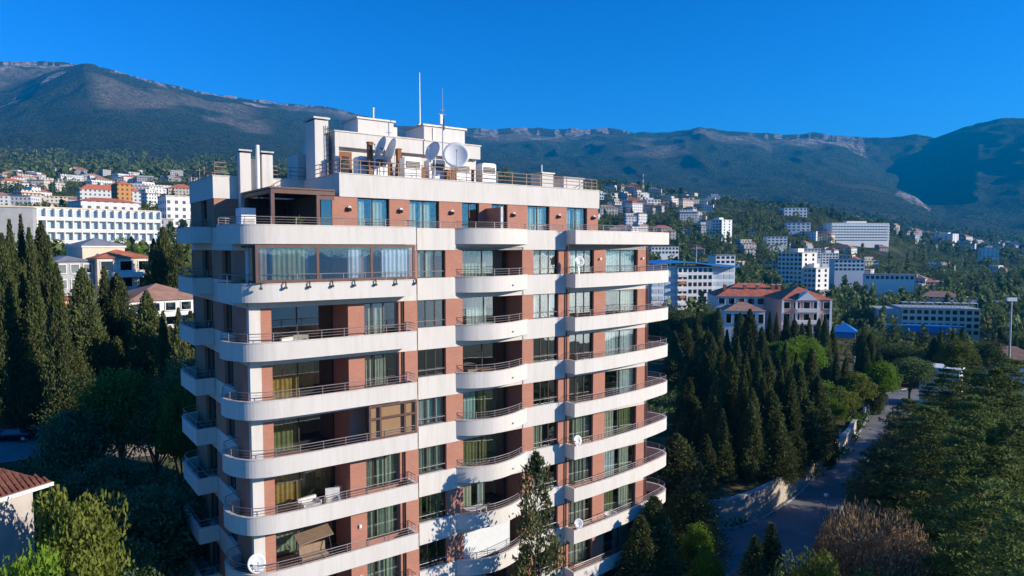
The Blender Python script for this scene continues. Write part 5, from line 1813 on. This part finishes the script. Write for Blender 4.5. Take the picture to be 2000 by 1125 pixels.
def cypress(seed, n=20000, mat='cypress', plumes=420, H=20.0, Rm=2.0, leaf=1.0, prof=(0.32, 0.75), fuzz=1.0):
    """flame-shaped column: upright plumes, each a slender bundle of scale-leaf sprays"""
    rg = np.random.default_rng(seed)
    pr0 = lambda h: np.clip(h, 0.001, 1) ** prof[0] * np.clip(1 - h, 0.0, 1) ** prof[1]
    top = pr0(np.linspace(0, 1, 200)).max()
    pr = lambda h: Rm * pr0(h) / top
    hs = rg.random(plumes * 6)
    hs = hs[rg.random(plumes * 6) < 0.25 + 0.75 * pr(hs) / Rm][:plumes] * 0.97
    plumes = len(hs)
    th = rg.random(plumes) * 2 * np.pi
    lump = 0.48 + 0.68 * rg.random(plumes)
    side = 1 + 0.16 * np.sin(th * 2 + rg.random() * 6) + 0.12 * np.sin(th * 3 + hs * 9)
    ln = (0.06 + 0.11 * rg.random(plumes)) * H
    ln = np.minimum(ln, (1.0 - hs) * H * 1.05 + 0.25)
    pick = rg.integers(0, plumes, n)
    s = rg.random(n) ** 0.8
    h = hs[pick] + s * ln[pick] / H
    loc = pr(np.minimum(hs[pick] + 0.02, 0.999))
    rad = loc * lump[pick] * side[pick] * (1.0 - 0.25 * s)
    rad = np.minimum(rad, pr(np.minimum(h, 0.999)) * 1.18 + 0.06)
    a = th[pick]
    wdt = (0.05 + 0.13 * np.sin(np.clip(s * 0.85 + 0.12, 0, 1) * np.pi)) * (0.16 * Rm + 0.84 * loc) * fuzz
    P = np.stack([np.cos(a) * rad, np.sin(a) * rad, h * H], 1) + rg.normal(size=(n, 3)) * wdt[:, None] * np.array([1, 1, 0.7])
    out = np.stack([np.cos(a), np.sin(a), np.zeros(n)], 1)
    Dr = unit(np.array([0, 0, 1.0]) + out * 0.4 + rg.normal(size=(n, 3)) * 0.40)
    tint = 0.05 + 0.40 * rg.random(n) + 0.5 * rg.random(plumes)[pick]
    me = crown_mesh('crown', P, Dr, (0.28 + 0.34 * rg.random(n)) * leaf, (0.10 + 0.12 * rg.random(n)) * leaf, tint, mat, rg)
    return me, trunk_mesh('trunk', H * 0.9, 0.24)


def broadleaf(seed, mat, n=17000, H=10.0, Rm=4.0, clumps=90, leaf=0.27, low=0.25, flat=0.0):
    rg = np.random.default_rng(seed)
    d = unit(rg.normal(size=(clumps, 3)))
    d[:, 2] = np.abs(d[:, 2]) * 1.0 - 0.45 * (rg.random(clumps) < 0.45)
    q = rg.random(clumps) ** 0.45
    cz = H * (low + (1 - low) * 0.48)
    C = d * q[:, None] * np.array([Rm * 0.78, Rm * 0.78, H * (1 - low) * 0.44]) + np.array([0, 0, cz])
    cr = Rm * (0.20 + 0.20 * rg.random(clumps))
    pick = rg.integers(0, clumps, n)
    dd = unit(rg.normal(size=(n, 3)))
    P = C[pick] + dd * (cr[pick] * (0.55 + 0.5 * rg.random(n)))[:, None] * np.array([1, 1, 0.75])
    Dr = unit(dd * 0.5 + rg.normal(size=(n, 3)) * 0.6 + np.array([0, 0, -0.15]))
    tint = 0.1 + 0.45 * rg.random(n) + 0.4 * rg.random(clumps)[pick]
    me = crown_mesh('crown', P, Dr, leaf * (0.7 + 0.6 * rg.random(n)), leaf * 0.55 * (0.7 + 0.6 * rg.random(n)), tint, mat, rg)
    limbs = [(H * low * 0.9 + rg.random() * H * 0.15, c[0] * 0.85, c[1] * 0.85, max(0.5, c[2] - H * low - 0.5), 0.09) for c in C[:12]]
    return me, trunk_mesh('trunk', H * 0.7, 0.22, limbs)


def cedar(seed, mat, n=25000, H=16.0, Rm=6.0, tiers=20, leaf=0.30, droop=0.1, shape=0.55):
    rg = np.random.default_rng(seed)
    Ps, Ds, Ts, limbs = [], [], [], []
    for t in range(tiers):
        h = 0.12 + 0.86 * (t + 0.3 * rg.random()) / tiers
        nb = int(9 - 4 * h)
        for b in range(nb):
            a = rg.random() * 2 * np.pi
            Lb = Rm * (1 - h) ** shape * (0.66 + 0.42 * rg.random()) + 0.4
            k = int(n / (tiers * 7) * (0.4 + 1.2 * (1 - h)))
            s = rg.random(k) ** 0.7
            out = np.array([np.cos(a), np.sin(a), 0])
            sd = np.array([-np.sin(a), np.cos(a), 0])
            spread = (rg.random(k) - 0.5) * 2 * (0.16 + 0.30 * np.sin(np.clip(s, 0, 1) * 2.6)) * Lb * 0.75
            z = h * H + s * Lb * 0.22 - droop * Lb * s ** 2 * 2 + rg.normal(size=k) * 0.10
            P = out * (s * Lb)[:, None] + sd * spread[:, None]
            P[:, 2] = z - np.abs(spread) * 0.10
            Ps.append(P)
            Ds.append(unit(out * 0.8 + sd * np.sign(spread)[:, None] * 0.5 + np.array([0, 0, 0.25]) + rg.normal(size=(k, 3)) * 0.45))
            Ts.append(0.1 + 0.5 * rg.random(k) + 0.4 * rg.random())
            if b < 4:
                limbs.append((h * H, np.cos(a) * Lb * 0.8, np.sin(a) * Lb * 0.8, Lb * 0.1, 0.07))
    P, Dr, T = np.concatenate(Ps), np.concatenate(Ds), np.concatenate(Ts)
    k = len(P)
    me = crown_mesh('crown', P, Dr, leaf * (0.8 + 0.9 * rg.random(k)), leaf * (0.3 + 0.3 * rg.random(k)), T, mat, rg)
    return me, trunk_mesh('trunk', H, 0.3, limbs)


def twiggy(seed, mat, n=42000, H=9.0, Rm=4.5):
    rg = np.random.default_rng(seed)
    base = rg.normal(size=(120, 3)) * np.array([Rm * 0.35, Rm * 0.35, 0.5]) + np.array([0, 0, H * 0.35])
    pick = rg.integers(0, 120, n)
    dr = unit(unit(base * np.array([1, 1, 0]))[pick] * 0.55 + np.array([0, 0, 0.8]) + rg.normal(size=(n, 3)) * 0.38)
    s = rg.random(n) ** 0.6
    P = base[pick] + dr * (s * H * 0.52)[:, None] + rg.normal(size=(n, 3)) * 0.16
    rr = np.hypot(P[:, 0], P[:, 1]) / Rm
    zz = P[:, 2] / H
    P = P[(rr ** 2 + ((zz - 0.42) / 0.58) ** 2) < 1.05]
    k = len(P)
    D2 = unit(unit(P * np.array([1, 1, 0.7])) * 0.6 + np.array([0, 0, 0.5]) + rg.normal(size=(k, 3)) * 0.6)
    me = crown_mesh('crown', P, D2, 0.22 + 0.28 * rg.random(k), 0.05 + 0.07 * rg.random(k), rg.random(k), mat, rg)
    limbs = [(0.8, b[0] * 1.2, b[1] * 1.2, b[2], 0.07) for b in base[:30]]
    return me, trunk_mesh('trunk', H * 0.6, 0.2, limbs)


KIND = {}
KIND['cyp'] = [cypress(100 + i, prof=p) for i, p in enumerate([(0.22, 0.85), (0.16, 1.05), (0.25, 0.75), (0.20, 1.25), (0.14, 0.8)])]
KIND['cypwide'] = [cypress(120 + i, n=26000, Rm=3.4, plumes=420, leaf=1.15, prof=(0.22, 0.85 + 0.15 * i), fuzz=1.15) for i in range(3)]
KIND['thin'] = [cypress(140, n=6500, mat='cypress_near', plumes=110, leaf=0.8, Rm=1.7, H=16.6, prof=(0.15, 0.5), fuzz=1.1)]
KIND['laurel'] = [broadleaf(200 + i, 'laurel') for i in range(3)]
KIND['lime'] = [broadleaf(220 + i, 'lime', leaf=0.3) for i in range(2)]
KIND['olive'] = [broadleaf(240 + i, 'olivetree', leaf=0.3) for i in range(2)]
KIND['dark'] = [broadleaf(260 + i, 'wood_far', n=15000) for i in range(3)]
KIND['cedar'] = [cedar(300 + i, 'cedar') for i in range(3)]
KIND['pine'] = [cedar(320 + i, 'pine', droop=0.0, tiers=17, shape=0.45) for i in range(2)]
KIND['twig'] = [twiggy(340, 'twig')]
REF = {'cyp': (20, 2.0), 'cypwide': (20, 3.4), 'thin': (16.6, 1.7), 'laurel': (10, 4), 'lime': (10, 4), 'olive': (10, 4), 'dark': (10, 4), 'cedar': (16, 6), 'pine': (16, 6), 'twig': (9, 4.5)}
NAME = {'cyp': 'cypress_tree', 'cypwide': 'cypress_tree', 'thin': 'cypress_tree', 'laurel': 'evergreen_tree', 'lime': 'leafy_tree', 'olive': 'leafy_tree', 'dark': 'evergreen_tree', 'cedar': 'cedar_tree', 'pine': 'conifer_tree', 'twig': 'bare_tree'}
_n = [0]
TREES = []


def tree(kind, px, ytop, D, rad, label, group=None, z0=None, xy=None):
    t = pos(px, ytop, D)
    x, y = (t.x, t.y) if xy is None else xy
    zb = tz(x, y) if z0 is None else z0
    H = t.z - zb
    h0, r0 = REF[kind]
    _n[0] += 1
    cm, tm = KIND[kind][_n[0] % len(KIND[kind])]
    e = empty(NAME[kind], (x, y, zb - 0.1), (_n[0] * 2.399) % 6.283)
    e.scale = (rad / r0, rad / r0, H / h0)
    tag(e, label, 'tree', group)
    obj('trunk', tm, None, e)
    obj('crown', cm, None, e)
    TREES.append((x, y, rad))
    return e


# cypress stand beyond the road wall, back rows first (column, top row, distance, radius)
stand = [
    (1318, 648, 150, 2.6), (1336, 630, 170, 2.2), (1362, 612, 175, 2.2), (1382, 640, 160, 2.0), (1403, 602, 180, 2.0), (1420, 645, 150, 1.9), (1446, 612, 165, 2.2), (1465, 606, 150, 2.3), (1488, 640, 145, 1.8),
    (1504, 610, 168, 1.7), (1536, 618, 170, 1.8), (1552, 624, 175, 1.7), (1567, 632, 172, 1.6), (1581, 622, 165, 1.8), (1612, 618, 170, 2.0),
    (1350, 705, 112, 2.3), (1398, 728, 84, 2.0), (1378, 690, 112, 2.0), (1432, 709, 86, 2.0), (1452, 716, 84, 1.9), (1468, 672, 112, 1.7), (1481, 690, 100, 1.7), (1470, 761, 83, 1.3), (1507, 763, 85, 2.2), (1525, 718, 92, 1.8),
    (1543, 726, 91, 1.8), (1562, 712, 96, 1.9), (1585, 684, 104, 1.9), (1598, 735, 97, 1.8), (1346, 740, 96, 2.0), (1336, 800, 84, 2.2), (1412, 800, 82, 1.5), (1546, 790, 88, 1.7), (1578, 780, 95, 1.8), (1492, 820, 84, 1.4),
    (1440, 660, 118, 1.7), (1456, 690, 104, 1.6), (1390, 655, 130, 1.8), (1516, 690, 112, 1.6), (1534, 668, 122, 1.6), (1556, 690, 112, 1.7), (1576, 700, 110, 1.6), (1490, 740, 88, 1.5), (1418, 740, 86, 1.6), (1366, 660, 130, 1.8),
    (1366, 800, 84, 2.0), (1380, 850, 80, 1.7), (1530, 840, 86, 1.4), (1425, 690, 102, 1.9), (1500, 700, 108, 1.9), (1410, 680, 120, 2.0), (1616, 800, 102, 1.6),
    (1634, 690, 130, 1.4), (1652, 700, 132, 1.4), (1690, 668, 140, 1.4), (1705, 672, 142, 1.4), (1717, 690, 138, 1.4),
]
stand.sort()
row = {0: 0, 1: 0}
for (px, yt, D, r) in stand:
    zb = None
    fr = int(D < 100)
    i = row[fr]
    row[fr] += 1
    if 1380 < px < 1640 and D < 100:
        zb = 2.2
    tree('cyp', px, yt, D, r, 'columnar cypress, %s from left in the %s rows behind the stone wall' % (ORD[i], 'front' if fr else 'back'), 'cypress stand behind the road wall', zb)
# beyond, towards the mansion and beige hotel
far = [(1627, 640, 195, 1.5), (1686, 640, 190, 1.7), (1700, 652, 185, 1.6), (1735, 655, 200, 1.8), (1752, 664, 190, 1.7), (1770, 668, 185, 2.2), (1790, 662, 200, 1.9), (1838, 640, 210, 1.8), (1826, 660, 200, 2.2), (1862, 650, 200, 1.7), (1880, 640, 230, 1.7), (1940, 650, 220, 1.8), (1955, 640, 230, 1.6), (1985, 655, 210, 1.7), (1600, 622, 190, 1.5), (1517, 612, 185, 1.5)]
far.sort()
for i, (px, yt, D, r) in enumerate(far):
    tree('cyp', px, yt, D, r, 'distant slim cypress, %s from left below the red roofs' % ORD[i], 'distant row of cypresses')
# left group
lg = [(4, 462, 106, 1.8), (18, 436, 108, 1.7), (40, 426, 110, 1.7), (56, 452, 109, 1.6), (80, 438, 112, 1.9), (95, 466, 108, 1.6), (30, 500, 108, 2.2), (66, 530, 106, 2.2), (5, 600, 108, 2.3), (48, 560, 110, 2.2), (110, 520, 100, 1.6)]
for i, (px, yt, D, r) in enumerate(sorted(lg)):
    tree('cyp', px, yt, D, r, 'tall slim cypress, %s from left at the left edge' % ORD[i], 'cypresses at the left edge')
lw = [(160, 528, 106, 3.2), (203, 524, 112, 2.6), (228, 538, 108, 3.0), (286, 572, 102, 3.2), (125, 600, 108, 3.4), (95, 640, 110, 3.8), (258, 600, 106, 2.8), (185, 620, 104, 3.2), (318, 448, 140, 3.8), (346, 470, 136, 3.2), (332, 640, 100, 2.6), (20, 660, 112, 3.4), (60, 650, 112, 3.2), (150, 690, 100, 3.2), (228, 660, 102, 2.8), (300, 660, 100, 2.6), (300, 470, 142, 2.8), (262, 700, 98, 2.6), (348, 606, 94, 2.2), (372, 612, 96, 2.4), (318, 612, 96, 2.0)]
for i, (px, yt, D, r) in enumerate(sorted(lw)):
    tree('cypwide', px, yt, D, r, 'broad shaggy cypress, %s from left beside the tall block' % ORD[i], 'broad cypresses left of the block')
lb_ = [('laurel', 155, 770, 76, 4.0, 'bluish dark evergreen beside the lawn at the left'), ('dark', 40, 700, 112, 5.5, 'dark round tree under the left edge cypresses'), ('olive', 230, 700, 78, 4.2, 'sunlit loose tree with bare trunk over the gravel path'),
       ('dark', 300, 720, 76, 4.0, 'dark tree with visible trunk next to the left balconies'), ('dark', 352, 680, 80, 3.0, 'dark tree hidden partly by the left balconies'), ('laurel', 190, 870, 60, 3.6, 'dark evergreen between the tiled house and gravel path'),
       ('olive', 138, 915, 43, 2.7, 'yellow green tree beside the red tiled roof'), ('laurel', 265, 925, 52, 5.0, 'big glossy dark tree in the bottom left below the balconies'), ('laurel', 330, 960, 54, 3.6, 'glossy dark tree touching the lowest left balconies'),
       ('lime', 40, 1050, 39, 2.6, 'bright green bush in the bottom left corner'), ('olive', 120, 1040, 40, 2.5, 'yellow green shrub right of the bright corner bush'), ('laurel', 210, 1040, 45, 3.4, 'shaded glossy shrub at the bottom edge on the left'),
       ('lime', 232, 465, 215, 7.0, 'broad green tree before the long white hotel'), ('lime', 190, 475, 220, 6.0, 'green tree left of the villa tower before the hotel'), ('lime', 12, 560, 112, 3.0, 'bright green tree between the left edge cypresses'),
       ('olive', 350, 740, 72, 2.6, 'small sunlit tree behind the upper left balconies'), ('dark', 265, 500, 160, 4.0, 'dark tree behind the villa roof')]
for kd, px, yt, D, r, lab in lb_:
    tree(kd, px, yt, D, r, lab, 'garden trees on the left')
# right foreground
rt = [('thin', 1048, 890, 44.1, 1.7, 'thin see-through cypress rising in front of the tall block'), ('cyp', 1278, 972, 56, 2.4, 'dark cypress at the right foot of the tall block'), ('cyp', 1252, 1010, 54, 2.0, 'shorter cypress leaning on the lowest right balcony'),
      ('cypwide', 1322, 850, 74, 3.6, 'olive dark conifer right behind the rounded balconies'), ('cypwide', 1345, 935, 66, 3.0, 'dark conifer between the rounded balconies and stone wall'), ('lime', 1362, 1020, 60, 1.6, 'bright lime green bush beside the road bend'),
      ('lime', 1385, 1075, 56, 1.7, 'lower lime green bush at the bottom edge by the road'), ('cyp', 1475, 1050, 52, 1.6, 'left of two small cypresses at the bottom edge of the road'), ('cyp', 1507, 1025, 53, 1.8, 'right of two small cypresses at the bottom edge of the road'),
      ('twig', 1712, 968, 54, 4.3, 'rounded brown leafless tree at the lower right'), ('cedar', 1820, 780, 70, 6.5, 'largest spreading cedar right of the road'), ('pine', 1770, 800, 76, 5.0, 'grey green conifer at the left shoulder of the largest cedar'),
      ('pine', 1690, 905, 70, 2.8, 'small conifer leaning over the road, above the brown tree'), ('pine', 1715, 870, 74, 3.4, 'conifer between the road and the largest cedar'), ('cedar', 1950, 700, 82, 7.0, 'cedar at the right edge, uppermost'),
      ('cedar', 1985, 800, 62, 6.0, 'cedar at the right edge, middle'), ('cedar', 1930, 920, 52, 5.5, 'cedar at the right edge with branches over the bottom corner'), ('cedar', 2010, 960, 46, 4.5, 'cedar branches in the bottom right corner'),
      ('cedar', 1870, 690, 105, 5.0, 'cedar behind the largest cedar, below the white lodge'), ('dark', 1780, 690, 150, 5.0, 'dark round tree left of the white lodge'), ('dark', 1760, 665, 175, 6.0, 'dark tree beyond the far road bend'),
      ('dark', 1560, 1075, 46, 2.6, 'low green tree at the bottom edge right of the small cypresses'), ('olive', 1610, 1062, 44, 2.2, 'yellowish shrub below the brown leafless tree'), ('cedar', 1690, 1090, 42, 2.4, 'low conifer shoots at the bottom below the brown tree'),
      ('lime', 1568, 655, 158, 5.2, 'rounded lime green tree before the pink mansion'), ('lime', 1540, 670, 150, 3.2, 'small lime tree left of the rounded one below the mansion'), ('lime', 1600, 740, 124, 3.4, 'lime green tree on the right flank of the cypress stand'), ('lime', 1622, 770, 118, 2.8, 'lower lime green tree on the right flank of the cypress stand'),
      ('lime', 1720, 700, 138, 3.4, 'sunlit green tree by the far white road wall'), ('olive', 1670, 720, 132, 4.0, 'yellow green tree over the far stretch of the road'), ('olive', 1640, 750, 122, 3.6, 'loose green tree right of the cypress stand'),
      ('olive', 1510, 660, 160, 4.5, 'pale green tree among the cypress tops'), ('lime', 1330, 660, 175, 4.0, 'light green tree beside the fourth rounded balcony'), ('olive', 1360, 640, 190, 5.0, 'round green tree behind the left end of the cypress stand'),
      ('cedar', 1900, 700, 120, 5.0, 'cedar left of the tan tiled roof'), ('dark', 1700, 640, 190, 5.0, 'dark tree right of the blue tent pavilion'), ('olive', 1870, 655, 175, 4.5, 'green tree below the beige hotel'), ('dark', 1990, 640, 230, 6.0, 'dark tree at the right edge under the floodlight mast'),
      ('cedar', 1775, 770, 92, 4.5, 'cedar shading the road, behind the largest cedar'), ('cedar', 1830, 735, 112, 4.5, 'cedar between the road and the white lodge'), ('cedar', 1980, 690, 100, 6.0, 'cedar below the tan tiled roof, right edge'), ('pine', 1745, 835, 84, 3.2, 'bluish conifer at the roadside beside the largest cedar'), ('cedar', 1880, 820, 60, 5.5, 'dense cedar in front of the largest cedar'), ('cedar', 1920, 760, 76, 5.5, 'cedar between the largest cedar and right edge'), ('dark', 1930, 660, 190, 5.0, 'dark tree left of the floodlight mast'),
      ('dark', 1330, 590, 215, 5.5, 'dark tree below the blue roofed hotel, left'), ('dark', 1375, 585, 225, 5.0, 'dark tree below the blue roofed hotel, right'), ('dark', 1400, 600, 215, 5.0, 'dark tree between the blue roofed hotel and mansion wing')]
for kd, px, yt, D, r, lab in rt:
    tree(kd, px, yt, D, r, lab, 'trees right of the block' if px > 1100 else None, xy=None)


# woods on the hillsides: one mass of small crowns
def wood(name, n, label, pxr, Dr_, seed, size, mat='wood_far', per=46, keepout=True, maxz=1e9, leaf=0.26):
    rg = np.random.default_rng(seed)
    px = rg.uniform(*pxr, n * 3)
    D = np.exp(rg.uniform(math.log(Dr_[0]), math.log(Dr_[1]), n * 3))
    az = np.arctan((px - 1000) / F)
    x, y = D * np.sin(az), D * np.cos(az)
    dens = fbm(x / 120, y / 120, 3)
    ok = rg.random(n * 3) < np.clip((dens - 0.22) * 3.0, 0.05, 1)
    if keepout:
        for (tx, ty, tr) in TOWN:
            td = math.hypot(tx, ty)
            ux, uy = tx / td, ty / td
            along = x * ux + y * uy - td
            across = np.abs(-x * uy + y * ux)
            ok &= ~((across < tr * 0.55) & (along < tr) & (along > -max(14, tr * 0.9)))
    x, y = x[ok][:n], y[ok][:n]
    n = len(x)
    z = terrain_z(x, y)
    H = size * (0.6 + 0.8 * rg.random(n))
    slim = rg.random(n) < 0.22
    rad = np.where(slim, H * 0.18, H * (0.36 + 0.2 * rg.random(n)))
    H = np.where(slim, H * 1.35, H)
    tb = rg.random(n)
    i = np.repeat(np.arange(n), per)
    d = unit(rg.normal(size=(n * per, 3)))
    q = 0.6 + 0.45 * rg.random(n * per)
    P = np.stack([x[i] + d[:, 0] * rad[i] * q, y[i] + d[:, 1] * rad[i] * q, z[i] + H[i] * (0.5 + 0.5 * d[:, 2] * q)], 1)
    Dr = unit(np.array([0, 0, 0.5]) + d * 0.2 + rg.normal(size=(n * per, 3)) * 0.7)
    ls = (H * leaf)[i]
    v, f = tufts(P, Dr, ls * (0.8 + 0.6 * rg.random(n * per)), ls * 0.8, rg)
    me = mesh_np(name, v, f, np.repeat(np.clip(tb[i] * 0.65 + 0.35 * rg.random(n * per) - 0.05, 0, 1), 4))
    o = obj(name, me, M[mat])
    tag(o, label, None, None, 'stuff')
    return o


wood('right_woodland', 3100, 'dense mixed wood between the houses on the right hill', (1140, 2120), (215, 1250), 31, 8.5, per=72, leaf=0.17)
wood('left_woodland', 1500, 'wood between the houses on the left slope', (-140, 420), (170, 1300), 32, 7.5, per=60, leaf=0.19)
wood('valley_woodland', 2600, 'far trees of the right valley and upper slopes', (1150, 2150), (1200, 2500), 33, 11, per=16, leaf=0.42)
wood('slope_woodland', 2200, 'far forest on the lower left mountain slope', (-150, 1000), (1150, 2500), 34, 12, per=16, leaf=0.42)
# undergrowth close by
rg = np.random.default_rng(41)
n = 26000
px = rg.uniform(-200, 2200, n)
D = np.sqrt(rg.uniform(34 ** 2, 150 ** 2, n))
az = np.arctan((px - 1000) / F)
x, y = D * np.sin(az), D * np.cos(az)
lx, ly = (x - BX) * U.x + (y - BY) * U.y, (x - BX) * V2.x + (y - BY) * V2.y
ok = ~((lx > -13) & (lx < 26.5) & (ly > -2) & (ly < 15)) & (fbm(x / 9, y / 9, 3) > 0.40)


def inside(poly, x, y):
    c = np.zeros(len(x), bool)
    j = len(poly) - 1
    for i in range(len(poly)):
        xi, yi, xj, yj = poly[i][0], poly[i][1], poly[j][0], poly[j][1]
        c ^= ((yi > y) != (yj > y)) & (x < (xj - xi) * (y - yi) / (yj - yi + 1e-9) + xi)
        j = i
    return c


ok &= ~inside([p[:2] for p in RA] + [p[:2] for p in RB][::-1], x, y)
for o in ('lawn', 'driveway', 'gravel_path'):
    b = [Vector(c) for c in bpy.data.objects[o].bound_box]
    ok &= ~((x > min(p.x for p in b)) & (x < max(p.x for p in b)) & (y > min(p.y for p in b)) & (y < max(p.y for p in b)))
x, y = x[ok], y[ok]
n = len(x)
per = 6
i = np.repeat(np.arange(n), per)
P = np.stack([x[i] + rg.normal(size=n * per) * 0.5, y[i] + rg.normal(size=n * per) * 0.5, terrain_z(x, y)[i] + rg.random(n * per) * 1.0], 1)
Dr = unit(rg.normal(size=(n * per, 3)) + np.array([0, 0, 0.8]))
v, f = tufts(P, Dr, 0.5 + 0.3 * rg.random(n * per), 0.3, rg)
o = obj('undergrowth', mesh_np('undergrowth', v, f, np.repeat(rg.random(n * per), 4)), M['bush'])
tag(o, 'low dark undergrowth covering the garden ground between trees', None, None, 'stuff')
